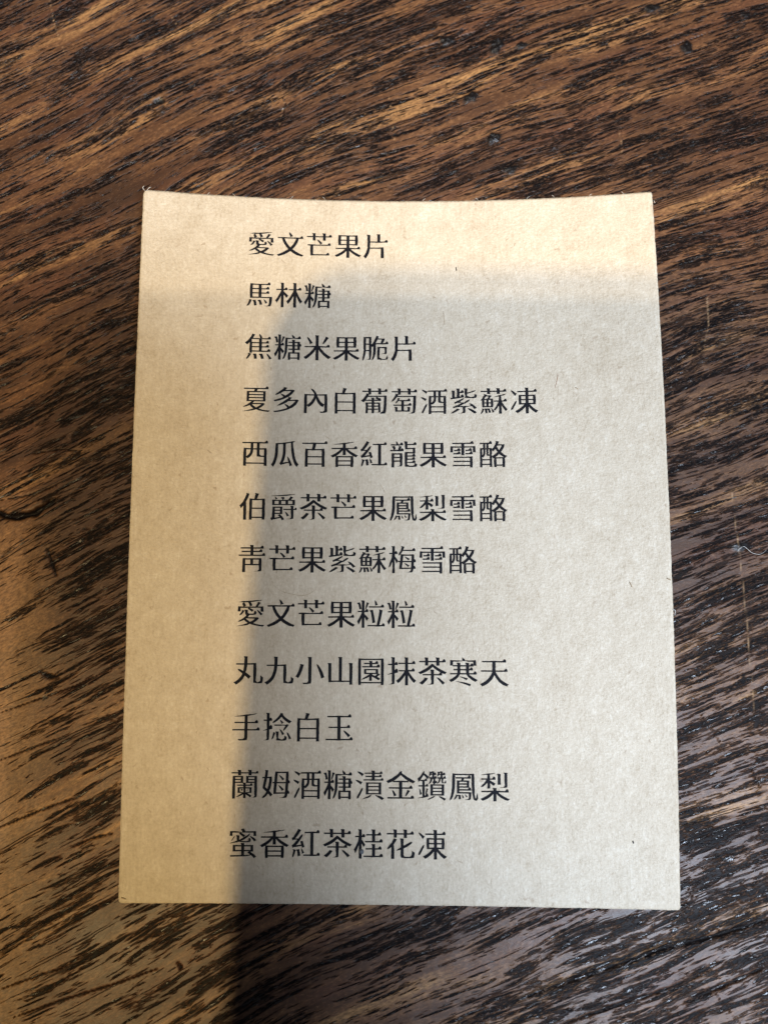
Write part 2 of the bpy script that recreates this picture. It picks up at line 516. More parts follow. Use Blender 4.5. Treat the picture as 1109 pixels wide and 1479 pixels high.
def build_sheet():
    nu, nv, th = 240, 320, 0.34
    us = np.linspace(0, 1, nu + 1); vs = np.linspace(0, 1, nv + 1)
    verts = []; je = RNG.normal(0, 1, (4, 400))
    def jit(k, i):
        a = je[k]
        return 0.016 * a[i % 400] + 0.010 * a[(i // 7) % 400]
    for side in (0, 1):
        for j, v in enumerate(vs):
            for i, u in enumerate(us):
                x = u * CW; y = v * CH
                if i == 0: x += jit(0, j)
                if i == nu: x += jit(1, j)
                if j == 0: y += jit(2, i)
                if j == nv: y += jit(3, i)
                # soft dog-eared top left corner, rounded others
                for cx_, cy_, r in ((0, 0, 0.9), (CW, 0, 0.5), (0, CH, 0.6), (CW, CH, 0.5)):
                    dx, dy = abs(x - cx_), abs(y - cy_)
                    if dx < r and dy < r:
                        d = math.hypot(r - dx, r - dy)
                        if d > r:
                            x = cx_ + math.copysign(r - (r - dx) * r / d, CW / 2 - cx_)
                            y = cy_ + math.copysign(r - (r - dy) * r / d, CH / 2 - cy_)
                wv = 0.035 * math.sin(x * 0.55 + 1.3 * math.sin(y * 0.21)) + 0.03 * math.sin(y * 0.43 + x * 0.16)
                px, py, pz = card_point(x, y)
                edge = min(i, nu - i, j, nv - j)
                rnd = -0.05 if edge == 0 else 0.0
                verts.append((px, py, pz + (wv * 0.4 + (rnd if side == 0 else -th - rnd)) * MM))
    faces = []; W1 = nu + 1; off = W1 * (nv + 1)
    for j in range(nv):
        for i in range(nu):
            a = j * W1 + i
            faces.append((a, a + W1, a + W1 + 1, a + 1))
            faces.append((off + a, off + a + 1, off + a + W1 + 1, off + a + W1))
    nmain = len(faces)
    ring = [i for i in range(W1)] + [j * W1 + nu for j in range(1, nv + 1)] + \
           [nv * W1 + i for i in range(nu - 1, -1, -1)] + [j * W1 for j in range(nv - 1, 0, -1)]
    for k in range(len(ring)):
        a, b = ring[k], ring[(k + 1) % len(ring)]
        faces.append((a, b, off + b, off + a))
    o = mesh_ob('sheet', verts, faces, PAPER, card)
    o.data.materials.append(EDGE)
    for p in o.data.polygons[nmain:]:
        p.material_index = 1
        p.use_smooth = False
    return o


build_sheet()


# ------------------------------------------------------------------ printed characters
# outlines as x, y pairs in thousandths of the character size
GLYPHS = {
    '愛': [[697,482,729,424,804,336,826,295,900,348,775,456,707,489], [215,487,204,439,180,396,148,357,118,307,129,298,197,326,235,364,293,454], [737,754,720,703,685,652,652,594,457,594,552,628,530,683,495,743,590,751,778,786,820,788,866,807,858,816,780,808,737,815,546,793,439,787,328,773,272,777,217,775,164,756,96,746,98,740,267,731,210,696,225,649,253,594,78,602,66,429,161,429,161,550,243,546,338,546,422,550,392,517,456,480,545,415,597,476,560,502,468,550,651,551,746,556,827,550,827,422,928,422,915,602,737,592,793,681,834,718], [436,683,465,594,281,594,343,621,317,675,277,729,408,737], [298,490,288,472,310,439,309,387,320,328,356,309,301,249,215,186,119,129,68,79,80,86,154,96,284,148,317,109,363,75,405,48,323,19,167,-26,112,-35,47,-52,51,-59,353,-30,402,-18,448,4,468,20,540,-6,637,-30,740,-50,907,-70,966,-19,831,-13,724,8,591,48,672,100,747,168,779,207,730,240,707,237,408,239,465,318,473,315,595,315,671,327,684,342,694,388,700,392,674,444,639,456,579,392,615,420,606,375,563,359,453,359,404,383,404,484], [481,89,374,168,339,200,494,195,643,195,614,169,578,141,537,117]],
    '文': [[448,836,453,766,476,708,479,656,589,692,555,734,523,786,463,840], [50,644,50,600,198,600,235,482,283,390,338,305,423,200,359,153,187,53,90,7,27,-14,82,-77,191,-44,293,-7,385,44,468,103,498,127,568,71,654,16,701,-8,750,-27,910,-69,970,-10,907,8,858,28,682,126,576,201,630,263,687,343,738,432,761,479,795,600,947,600,947,640,953,644,927,696,892,708,832,644,857,644,767,651,677,651,588,644,408,644,319,651,229,651,139,644], [500,271,444,334,386,413,336,499,290,600,696,600,652,495,605,409,551,331]],
    '芒': [[614,839,604,821,626,788,626,724,363,724,363,833,252,839,242,821,264,788,264,724,56,724,56,680,264,680,264,554,363,554,363,680,626,680,626,554,727,554,727,680,939,680,939,720,945,724,919,776,884,788,824,724,864,724,727,724,727,833], [416,588,444,533,513,451,541,402,450,395,267,411,176,411,84,405,84,360,178,360,178,164,191,-19,381,-5,856,-5,856,35,862,39,836,91,801,103,741,39,772,39,283,39,283,360,450,360,541,364,903,360,903,401,909,405,883,457,848,469,788,405,816,405,539,405,613,463,494,565,427,596]],
    '果': [[158,786,144,588,158,391,358,401,443,401,443,307,259,294,62,294,62,250,392,250,313,179,225,118,83,38,23,13,59,-19,91,-52,182,-19,271,33,355,94,443,174,443,-79,550,-79,550,181,600,134,682,69,769,12,814,-13,902,-48,934,-12,969,19,912,43,725,150,641,213,600,250,932,250,932,290,938,294,912,346,877,358,817,294,833,294,734,294,550,307,550,401,638,401,841,391,856,588,841,786,670,776,329,776], [248,567,443,567,443,445,248,445], [550,567,747,567,747,445,550,445], [248,732,443,732,443,611,248,611], [550,732,747,732,747,611,550,611]],
    '片': [[153,814,143,796,165,763,165,642,172,560,172,477,164,425,172,318,128,168,111,120,88,74,60,29,26,-13,66,-53,100,-100,140,-52,168,-10,212,77,241,169,261,281,648,281,648,-79,758,-79,758,173,743,341,547,325,265,325,270,516,439,516,530,508,622,508,713,516,896,516,896,556,902,560,876,612,841,624,781,560,803,560,630,560,630,832,512,838,502,820,524,787,524,560,270,560,270,808]],
    '馬': [[440,171,430,153,452,120,472,119,501,26,510,-14,595,10,570,94,532,184], [641,201,660,139,687,88,697,40,775,75,709,157,652,205], [268,166,258,148,280,115,291,109,307,7,309,-39,401,-24,390,72,366,173], [137,200,132,146,118,94,99,46,74,1,55,-56,67,-63,124,-35,151,0,175,40,211,130,226,175], [457,411,457,293,251,293,251,411], [165,785,152,603,152,420,165,238,335,249,835,249,827,155,827,91,812,16,790,-24,746,-38,648,-41,651,-48,854,-55,881,-45,898,-12,917,65,931,188,930,270,926,304,735,293,557,293,557,411,828,411,828,451,834,455,808,507,773,519,713,455,734,455,557,455,557,568,828,568,828,608,834,612,808,664,773,676,713,612,734,612,557,612,557,730,863,730,863,770,869,774,843,826,808,838,748,774,776,774,339,774], [457,455,251,455,251,568,457,568], [457,612,251,612,251,730,457,730]],
    '林': [[643,840,633,822,655,789,655,606,490,606,490,562,657,562,636,495,530,299,472,214,411,146,439,100,464,46,532,126,586,210,636,304,658,354,655,312,655,-77,757,-77,757,317,752,357,795,251,843,156,868,114,905,64,938,114,974,154,922,220,872,302,778,496,758,562,933,562,933,602,939,606,913,658,878,670,818,606,838,606,757,606,757,834], [207,840,197,822,219,789,219,606,54,606,54,562,224,562,204,496,102,299,47,216,21,185,45,137,65,84,131,168,179,257,222,356,220,352,219,-77,318,-77,318,402,412,272,476,355,418,421,317,515,317,562,446,562,446,602,452,606,426,658,391,670,331,606,376,606,318,606,318,834]],
    '糖': [[26,756,16,738,38,705,54,695,76,585,80,535,156,553,139,655,108,765], [301,776,300,731,269,592,268,540,278,537,311,578,365,710,387,753], [503,202,497,109,497,15,503,-78,580,-78,580,-35,825,-35,825,-77,905,-77,911,16,911,109,905,202,737,194,737,285,913,279,913,411,955,411,955,451,961,455,935,507,900,519,840,455,913,455,913,584,737,579,737,649,634,655,624,637,646,604,646,579,513,579,513,535,646,535,646,455,470,455,470,411,646,411,646,329,509,329,509,285,646,285,646,194], [737,411,826,411,826,329,737,329], [737,455,737,535,826,535,826,455], [580,9,580,150,658,145,748,145,825,150,825,9], [625,836,632,778,655,713,401,730,389,540,389,401,376,204,358,102,343,53,324,5,311,-60,322,-68,372,-31,397,12,436,106,463,206,474,306,479,402,479,675,562,675,657,693,751,690,846,675,941,675,941,716,947,720,921,772,886,784,826,720,838,720,742,720,724,768,640,840], [44,479,44,435,159,435,141,369,118,315,68,215,15,130,60,21,100,88,163,235,161,-79,250,-79,250,252,305,142,368,226,341,266,253,363,253,435,359,435,359,475,365,479,339,531,304,543,244,479,250,479,250,832,149,838,139,820,161,787,161,479]],
    '焦': [[315,115,305,97,327,64,335,61,347,-75,446,-61,437,24,420,118], [520,116,510,98,532,65,552,61,592,-74,692,-53,665,35,627,127], [783,123,782,83,834,-6,855,-48,864,-86,964,-51,841,99,797,128], [144,147,134,129,156,96,144,87,120,34,92,-15,79,-72,93,-78,147,-44,202,33,253,117], [508,832,511,777,528,735,541,679,459,685,303,685,370,812,272,841,230,744,169,654,136,613,20,511,102,440,187,526,187,446,180,346,180,245,187,145,273,145,273,190,443,190,535,185,627,185,718,190,902,190,902,230,908,234,882,286,847,298,787,234,800,234,609,234,609,347,856,347,856,387,862,391,836,443,801,455,741,391,769,391,609,391,609,491,853,491,853,532,859,536,833,588,798,600,738,536,767,536,609,536,604,646,755,641,914,641,914,681,920,685,894,737,859,749,799,685,810,685,579,685,630,708,601,744,574,790,522,837], [509,491,509,391,273,391,273,491], [509,536,260,536,260,641,509,641], [509,347,509,234,273,234,273,347]],
    '米': [[793,790,760,702,691,567,683,514,696,508,747,542,901,746], [138,768,152,703,207,599,227,550,238,506,337,551,284,636,213,728,152,774], [429,838,419,820,441,787,441,451,256,436,58,436,58,392,392,392,329,302,261,223,185,152,107,90,18,36,61,-4,99,-45,178,10,258,79,334,157,405,243,441,295,441,-79,548,-79,548,301,586,248,658,164,735,86,816,18,895,-37,935,4,984,42,888,99,809,159,732,229,663,305,598,392,934,392,934,432,940,436,914,488,879,500,819,436,834,436,734,436,548,451,548,832]],
    '脆': [[531,846,520,796,500,749,473,705,410,572,376,539,351,521,357,600,357,698,351,797,265,791,178,791,91,797,79,619,79,395,89,298,74,196,65,94,46,-3,44,-68,56,-75,97,-35,128,56,150,155,165,270,274,270,277,96,287,18,246,-30,178,-35,180,-42,271,-43,348,-32,337,16,357,108,363,202,363,463,393,414,424,450,424,319,413,115,402,62,366,-55,377,-64,424,-26,451,18,472,66,501,168,511,220,518,319,518,527,595,527,683,522,772,522,861,527,950,527,950,567,956,571,930,623,895,635,835,571,854,571,766,571,797,622,833,724,804,744,775,740,595,743,623,820], [170,741,274,741,274,552,170,552], [170,508,274,508,274,314,167,314], [576,699,729,699,707,636,680,571,509,571], [575,436,563,242,563,47,568,-31,689,-43,848,-39,929,-24,927,-25,942,25,932,122,919,127,864,3,815,-12,769,-10,727,-2,643,46,657,290,657,381,818,381,829,287,828,238,820,208,776,188,717,183,719,176,868,170,882,175,888,188,895,222,901,327,901,409,895,436,735,425]],
    '夏': [[257,517,734,517,734,454,257,454], [257,410,734,410,734,346,257,346], [257,623,734,623,734,561,257,561], [172,669,172,301,349,302,202,199,106,141,48,97,56,88,191,127,290,160,309,132,339,97,408,49,236,-5,32,-51,35,-57,262,-40,360,-26,455,-3,515,18,582,-16,672,-36,767,-52,925,-69,983,-15,858,-15,760,1,669,24,600,47,689,101,731,135,770,173,804,214,750,249,386,243,443,302,822,301,822,669,522,667,548,735,917,735,917,776,923,780,897,832,862,844,802,780,823,780,636,780,543,784,449,784,356,780,75,780,75,735,436,735,419,667], [504,83,462,112,386,171,358,199,667,199,635,171,553,113]],
    '多': [[421,838,411,820,433,787,421,808,393,774,222,645,170,611,123,559,133,549,212,566,312,616,414,680,580,691,667,691,633,653,558,588,467,528,441,556,392,578,311,608,300,601,338,547,376,516,402,485,367,461,321,437,270,428,175,394,71,368,110,318,210,339,311,365,359,387,409,403,504,448,595,498,675,562,711,596,770,676,801,713,755,742,642,741,556,735,476,735,544,808], [582,490,572,472,594,439,585,463,563,429,487,379,407,317,260,224,199,173,207,163,294,180,395,218,485,265,526,291,576,329,736,341,818,341,789,300,728,234,654,177,609,150,585,180,458,241,446,234,477,176,515,139,542,103,510,82,467,61,419,53,325,23,227,0,71,-23,101,-69,214,-55,323,-37,429,-14,478,5,579,35,671,81,718,101,797,163,867,235,940,368,898,394,908,397,712,385,638,385,704,460]],
    '內': [[323,795,357,737,392,696,420,653,447,594,278,597,109,611,96,439,96,-79,197,-79,197,552,446,552,421,484,372,389,345,347,312,310,275,276,233,247,169,211,215,175,251,139,298,166,343,199,382,236,417,276,447,321,473,370,502,444,547,333,573,287,605,243,644,204,692,169,748,140,773,189,805,236,752,264,710,296,675,330,647,368,549,552,801,552,801,26,752,-18,760,-19,637,-17,667,-63,814,-61,898,-41,893,-46,903,17,902,442,889,611,707,597,532,597,508,659,480,701,445,741,404,778,333,805]],
    '白': [[418,846,408,828,430,795,414,789,381,659,306,659,143,675,129,486,136,392,136,298,129,203,136,109,136,15,129,-79,231,-79,231,8,760,8,760,-74,865,-74,858,19,858,113,865,206,858,300,858,394,865,487,851,675,660,659,478,659,548,818], [231,52,231,314,760,314,760,52], [231,358,231,615,310,615,403,607,496,607,588,615,760,615,760,358]],
    '葡': [[62,753,62,709,272,709,272,646,206,656,198,619,178,581,124,506,61,431,12,385,62,363,104,335,160,392,160,387,386,387,386,330,172,331,184,137,172,-58,260,-58,260,69,386,69,386,-54,476,-54,476,69,543,69,619,77,623,4,595,-24,520,-33,523,-39,712,-17,677,-55,679,-66,738,-67,838,-62,862,-49,877,-16,888,36,904,220,913,448,909,546,904,582,722,573,279,573,302,619,370,619,370,709,618,709,618,619,716,619,716,709,935,709,935,749,941,753,915,805,880,817,820,753,858,753,716,753,716,833,606,839,596,821,618,788,618,753,370,753,370,833,260,839,250,821,272,788,272,753], [507,487,570,454,604,431,476,431,476,502,374,508,364,490,386,457,386,431,190,431,257,529,560,529], [476,387,713,387,713,427,719,431,693,483,658,495,598,431,655,431,687,459,630,501,576,529,818,529,803,193,795,96,785,38,774,13,705,-22,697,-22,698,87,687,250,687,331,476,330], [386,178,386,113,260,113,260,178], [386,222,260,222,260,286,386,286], [476,178,611,178,611,113,476,113], [476,222,476,286,611,286,611,222]],
    '萄': [[160,182,150,164,172,131,184,3,352,10,520,10,689,3,701,176,596,182,586,164,608,131,608,54,483,54,483,217,744,217,744,257,750,261,724,313,689,325,629,261,653,261,483,261,483,378,703,378,703,418,709,422,683,474,648,486,588,422,605,422,410,426,314,418,350,482,267,505,265,448,242,398,200,361,181,305,192,298,246,332,291,388,390,378,390,261,113,261,113,217,390,217,390,54,262,54,262,176], [187,656,177,638,199,605,188,610,140,524,78,434,48,371,59,361,123,391,197,472,243,531,809,528,789,133,795,88,787,27,775,-6,708,-44,706,-41,649,-46,651,-53,774,-59,842,-47,855,-31,869,8,881,70,892,160,905,446,901,545,896,581,714,572,269,571,299,633], [62,743,62,699,273,699,273,618,371,618,371,699,620,699,620,618,718,618,718,699,934,699,934,739,940,743,914,795,879,807,819,743,858,743,718,743,718,833,608,839,598,821,620,788,620,743,371,743,371,833,261,839,251,821,273,788,273,743]],
    '酒': [[79,790,115,741,196,680,222,647,283,729,242,743,152,788,88,801], [42,524,80,475,166,417,195,386,252,469,210,482,117,524,51,535], [74,-47,87,-55,137,-21,250,215,257,285,246,294,198,251,79,13], [324,576,312,389,312,296,318,202,318,109,312,15,312,-78,405,-78,405,-20,827,-20,827,-75,911,-75,917,18,917,483,911,576,735,565,735,723,948,723,948,763,954,767,928,819,893,831,833,767,853,767,759,773,477,773,383,767,289,767,289,723,482,723,482,565], [573,723,644,723,644,565,573,565], [405,159,827,159,827,24,405,24], [405,203,405,286,435,256,490,293,531,336,556,383,569,430,573,521,643,521,642,386,654,334,734,315,829,317,827,318,827,203], [405,332,405,521,492,521,492,477,488,439,472,397,439,357], [724,521,827,521,827,370,821,365,773,361,724,397]],
    '紫': [[629,118,666,69,753,15,865,-73,946,-19,862,38,732,114,642,126], [273,124,239,93,104,1,56,-52,67,-61,148,-40,235,4,318,56,364,91], [186,281,222,300,262,315,329,321,421,316,283,238,250,230,155,191,121,181,138,123,168,138,289,170,366,168,455,161,464,78,465,3,421,-39,312,-47,315,-54,416,-55,556,-39,542,-49,551,-2,555,168,626,172,708,194,783,191,858,92,946,134,881,203,801,271,750,293,672,315,672,325,737,220,638,199,538,215,336,198,428,238,466,267,512,280,556,299,679,376,710,425,700,435,636,419,593,396,502,328,355,353,476,433,516,489,505,498,417,461,362,432,267,391,201,353,167,341], [85,767,75,749,97,716,97,506,42,500,48,451,230,472,504,515,502,559,508,563,482,615,447,627,387,563,425,552,358,543,358,672,500,672,500,713,506,717,480,769,445,781,385,717,423,717,358,717,358,833,248,839,238,821,260,788,266,735,266,637,260,529,189,520,189,761], [897,767,820,747,725,710,670,699,623,685,627,833,517,839,507,821,529,788,529,658,553,572,535,495,534,495,751,484,839,483,926,499,942,518,957,600,867,633,864,555,788,524,713,527,614,573,618,640,817,696,865,713,908,757]],
    '蘇': [[103,123,101,72,86,24,64,-18,45,-70,55,-77,111,-43,137,0,177,100], [180,111,170,93,202,50,209,-57,283,-46,272,59,261,113], [273,111,263,93,285,60,304,52,329,-49,401,-31,373,70,354,120], [407,129,421,65,444,11,451,-39,521,-14,466,79,417,132], [599,839,589,821,611,788,611,746,378,746,378,833,267,839,257,821,279,788,279,746,58,746,58,702,279,702,279,626,378,626,378,702,611,702,611,626,711,626,711,702,938,702,938,742,944,746,918,798,883,810,823,746,858,746,711,746,711,833], [896,630,819,611,775,594,721,593,668,579,616,555,561,541,503,521,505,515,573,521,681,537,671,395,500,395,500,351,665,351,566,166,511,93,490,42,500,31,552,50,612,118,672,204,677,167,681,84,671,2,671,-80,767,-80,767,217,795,166,849,81,904,13,971,81,913,140,857,215,771,351,943,351,943,391,949,395,923,447,888,459,828,395,848,389,764,393,755,555,858,582,906,621], [329,539,275,463,177,463,233,539], [169,632,159,614,181,581,185,617,167,576,138,539,118,491,47,404,57,394,105,398,97,322,108,153,292,158,476,153,488,311,476,463,358,463,393,508,424,556,374,592,347,583,257,581,273,610], [180,289,250,289,250,202,180,202], [327,289,401,289,401,202,327,202], [180,419,250,419,250,333,180,333], [327,419,401,419,401,333,327,333]],
    '凍': [[62,746,95,684,171,594,194,550,267,623,141,727,72,755], [57,54,70,44,121,75,242,299,253,368,241,378,193,340,65,113], [332,585,320,411,332,237,506,244,445,175,373,112,295,59,201,9,241,-26,277,-64,360,-17,443,45,518,119,559,169,559,-78,658,-78,658,164,701,108,777,29,859,-37,898,-61,936,-23,982,13,883,69,803,131,732,205,702,244,894,237,907,411,894,585,658,579,658,681,938,681,938,721,944,725,918,777,883,789,823,725,840,725,658,725,658,833,547,839,537,821,559,788,559,725,281,725,281,681,559,681,559,579], [412,390,559,390,559,296,412,288], [658,390,810,390,810,288,658,296], [412,535,559,535,559,434,412,434], [658,535,810,535,810,434,658,434]],
    '西': [[59,755,59,711,341,711,341,540,273,540,112,553,99,373,99,-75,198,-75,198,-1,799,-1,799,-72,900,-72,900,106,894,195,894,285,900,374,887,553,720,540,649,540,649,711,932,711,932,751,938,755,912,807,877,819,817,755,844,755,757,755,670,762,582,762,495,755,408,762,320,762,233,755], [198,43,198,226,236,179,293,213,339,252,375,296,400,342,417,389,427,436,433,496,551,496,554,253,554,253,666,243,800,240,799,240,799,43], [198,266,198,496,341,496,335,443,324,401,305,362,276,324,235,288], [433,540,433,711,551,711,551,540], [649,496,799,496,799,285,707,283,649,331]],
    '瓜': [[366,-45,373,-29,388,-16,631,46,666,-69,754,-36,684,132,633,222,589,271,577,267,590,175,618,88,523,73,437,55,459,102,494,204,514,306,523,406,526,716,605,733,695,748,708,489,722,377,740,272,763,175,792,87,827,8,869,-61,904,-104,935,-52,971,-10,927,46,890,116,860,198,835,292,816,395,802,506,789,563,774,683,770,761,847,796,839,804,754,809,666,787,565,770,456,759,400,748,287,736,175,734,161,539,160,452,154,357,140,258,115,159,78,64,54,19,25,-24,65,-57,101,-97,136,-44,183,51,217,151,240,254,254,355,261,451,262,688,428,704,427,457,421,362,407,265,364,122,343,75,310,32,338,0]],
    '百': [[176,559,162,376,169,285,169,193,162,102,162,-80,265,-80,265,-3,739,-3,739,-80,844,-80,844,102,837,193,837,285,844,376,830,559,662,546,504,546,551,722,930,722,930,762,936,766,910,818,875,830,815,766,843,766,583,766,497,773,410,773,323,766,63,766,63,722,433,722,414,608,400,546,336,546], [265,251,739,251,739,41,265,41], [265,295,265,502,335,502,418,495,502,495,586,502,739,502,739,295]],
    '香': [[290,115,714,115,714,8,290,8], [290,159,290,261,714,261,714,159], [203,314,190,117,203,-79,290,-79,290,-36,714,-36,714,-77,804,-77,817,118,804,314,632,305,289,309], [822,806,702,788,656,793,562,778,511,776,459,771,406,758,136,720,138,713,443,718,442,605,256,594,57,594,57,549,373,549,297,479,213,419,80,343,24,318,60,286,92,250,182,290,272,346,357,413,396,450,428,491,442,517,442,340,548,340,548,518,564,493,597,453,679,386,768,326,814,300,904,263,935,297,972,328,915,352,738,454,658,514,619,549,696,552,937,549,937,590,943,594,917,646,882,658,822,594,836,594,735,587,548,594,544,731,736,770,782,774,831,797]],
    '紅': [[196,191,186,173,208,140,218,133,237,-25,325,-2,313,97,292,205], [81,204,71,186,93,153,60,4,62,-53,76,-57,116,-16,185,179], [350,228,353,160,368,105,370,53,452,84,428,127,406,178,362,232], [73,229,100,261,187,270,264,286,359,301,372,242,460,269,428,362,413,418,392,468,308,447,345,346,185,324,248,392,276,434,307,473,333,517,363,559,389,602,399,667,386,675,332,636,252,537,157,534,225,616,287,705,344,799,247,841,191,737,110,615,99,591,105,589,36,548,64,466,84,483,129,495,216,497,140,409,79,346,40,324], [416,37,416,-7,595,-7,685,-14,774,-14,864,-7,953,-7,953,33,959,37,933,89,898,101,838,37,843,37,746,37,746,699,938,699,938,739,944,743,918,795,883,807,823,743,841,743,745,751,649,751,553,743,456,743,456,699,642,699,642,37]],
    '龍': [[242,838,248,729,153,737,60,737,60,693,144,693,228,688,313,688,397,693,481,693,481,733,487,737,461,789,426,801,366,737,399,737,327,727,298,791,255,841], [336,682,326,664,348,631,335,637,305,536,162,536,236,555,212,636,197,676,102,663,92,645,114,612,134,598,149,536,42,536,42,491,133,486,408,486,499,491,499,532,505,536,479,588,444,600,384,536,438,655], [179,247,367,247,367,166,179,166], [179,291,179,372,367,372,367,291], [96,423,84,255,90,172,90,88,84,4,84,-79,179,-79,179,122,367,122,381,10,339,-33,276,-39,278,-46,368,-44,434,-37,459,8,460,174,467,257,453,423,275,416], [542,431,536,330,536,230,542,129,543,-50,543,-50,761,-64,853,-65,942,-49,956,-33,971,39,882,75,871,9,805,-20,711,-20,620,26,626,81,811,74,906,74,906,114,912,118,886,170,851,182,791,118,811,117,628,112,631,190,896,186,896,226,902,230,876,282,841,294,781,230,804,230,632,229,634,296,901,296,901,337,907,341,881,393,846,405,786,341,808,341,634,341,634,412,902,405,902,612,715,604,634,604,634,702,941,702,941,742,947,746,921,798,886,810,826,746,861,746,634,746,634,833,524,839,514,821,536,788,549,646,549,553,736,560,816,560,816,456,549,463]],
    '雪': [[191,537,191,493,407,493,407,533,413,537,387,589,352,601,292,537,299,537], [170,423,170,379,408,379,408,419,414,423,388,475,353,487,293,423,328,423], [579,423,579,379,825,379,825,419,831,423,805,475,770,487,710,423,743,423], [579,537,579,493,800,493,800,533,806,537,780,589,745,601,685,537,690,537], [75,665,63,449,155,449,155,612,443,612,443,347,543,347,543,612,836,612,836,449,930,449,918,665,724,657,543,657,543,740,858,740,858,781,864,785,838,837,803,849,743,785,768,785,133,785,133,740,443,740,443,657,266,657], [163,296,163,252,734,252,734,155,186,155,186,111,734,111,734,11,146,11,146,-33,734,-33,734,-81,821,-81,827,15,827,112,821,208,821,305,633,296]],
    '酪': [[49,778,49,734,167,734,167,596,64,596,54,404,54,308,59,211,59,115,54,19,54,-77,135,-77,135,2,385,2,385,-63,468,-63,468,26,463,115,463,204,468,279,506,231,536,247,524,92,536,-77,614,-77,614,-28,813,-28,813,-76,894,-76,906,95,894,256,915,246,947,282,982,314,922,335,879,361,771,451,821,522,869,613,895,715,877,724,840,720,673,724,709,823,601,842,591,824,613,791,601,797,591,751,547,663,520,620,457,553,457,596,351,596,351,734,467,734,467,774,473,778,447,830,412,842,352,778,384,778], [614,17,614,226,813,226,813,17], [575,271,650,326,712,383,776,324,857,271], [653,680,798,680,776,629,728,547,709,521,630,635], [585,563,628,488,651,454,543,356,500,330,457,315,468,511,509,473], [135,162,385,162,385,46,135,46], [135,206,135,288,164,262,206,311,228,358,240,411,243,543,274,543,276,379,288,335,336,322,389,323,385,323,385,206], [240,587,240,734,277,734,277,587], [135,336,135,543,173,543,173,461,170,411,153,359], [344,543,385,543,385,367,357,366,344,381]],
    '伯': [[552,843,542,825,564,792,554,795,542,748,534,699,520,640,363,653,350,470,357,379,357,288,350,196,350,-77,450,-77,450,-16,784,-16,784,-71,875,-71,889,110,889,200,882,291,882,381,889,472,875,653,693,640,612,640,680,816], [450,294,784,294,784,28,450,28], [450,338,450,596,527,589,617,589,707,596,784,596,784,338], [250,839,240,821,262,788,246,784,208,686,145,547,117,508,24,408,54,361,79,310,156,401,156,-81,257,-81,257,381,245,539,302,656,359,811]],
    '爵': [[883,814,766,803,721,810,75,753,77,747,413,744,618,758,801,790,842,791,889,806], [548,213,569,148,599,95,611,45,692,80,621,169,559,218], [654,588,796,577,796,477,654,477], [421,577,561,577,561,477,421,477], [194,577,328,577,328,477,194,477], [111,623,111,431,283,437,626,434,712,437,883,431,883,623,748,617,819,710,731,742,688,671,654,623,568,620,467,631,535,663,524,691,509,717,411,704,401,686,423,653,439,668,455,617,197,614,290,652,270,679,213,728,200,724,214,667,220,623], [308,93,364,34,208,4,208,131,387,131], [99,-93,135,-64,397,-6,449,-88,530,-47,482,25,412,96,390,125,461,125,461,387,259,381,123,386,123,304,110,139,110,22,114,32,55,-13], [379,238,379,171,208,171,208,238], [379,278,208,278,208,341,379,341], [733,416,723,398,745,365,745,308,492,308,492,268,745,268,745,175,754,93,755,13,712,-31,596,-38,598,-44,751,-44,837,-31,827,-38,837,10,841,268,948,268,948,304,952,308,933,347,906,356,861,308,841,308,841,410]],
    '茶': [[250,184,234,159,200,118,161,80,118,46,61,7,152,-52,227,7,299,83,351,155], [645,185,669,132,743,57,805,-17,826,-49,910,11,845,71,722,166,657,193], [433,443,423,425,445,392,445,296,175,296,175,252,445,252,445,160,458,82,459,4,415,-43,339,-48,341,-54,418,-54,547,-34,533,-48,543,1,551,252,817,252,817,292,823,296,797,348,762,360,702,296,723,296,551,296,551,437], [615,839,605,821,627,788,627,722,361,722,361,833,246,839,236,821,258,788,258,722,62,722,62,677,258,677,258,571,361,571,361,677,627,677,627,571,731,571,731,677,934,677,934,718,940,722,914,774,879,786,819,722,825,722,731,722,731,833], [476,635,460,612,317,501,232,450,90,375,28,350,61,320,88,288,237,340,326,388,406,443,477,504,501,529,563,476,645,417,776,340,821,321,909,293,938,325,974,357,917,377,738,469,653,521,578,576,553,598,557,603]],
    '鳳': [[253,120,241,65,182,-40,191,-47,245,-18,273,17,319,96], [319,109,309,91,331,58,339,56,344,-33,414,-24,409,65,400,110], [448,115,458,43,474,3,513,15,505,56,458,118], [544,123,564,63,587,32,627,49,608,84,554,127], [146,782,133,613,130,395,111,198,93,99,62,3,52,-63,64,-71,115,-32,162,65,196,169,208,223,222,332,228,435,230,727,760,727,764,411,768,275,777,156,793,105,808,17,819,-19,832,-46,854,-63,845,-58,919,-71,926,-69,962,-14,970,17,956,156,945,169,913,74,908,15,902,2,892,3,875,40,854,151,866,201,857,440,856,644,843,782,669,771,320,771], [286,564,286,150,672,151,674,66,667,17,649,-22,619,-31,543,-38,545,-45,678,-53,718,-39,727,-24,738,18,748,80,754,170,750,196,367,195,367,243,748,243,748,283,754,287,728,339,693,351,633,287,650,287,367,287,367,334,686,333,686,564,497,563,523,620,740,620,740,660,746,664,720,716,685,728,625,664,642,664,250,664,250,620,439,620,422,563], [367,427,606,427,606,378,367,378], [367,472,367,519,606,519,606,472]],
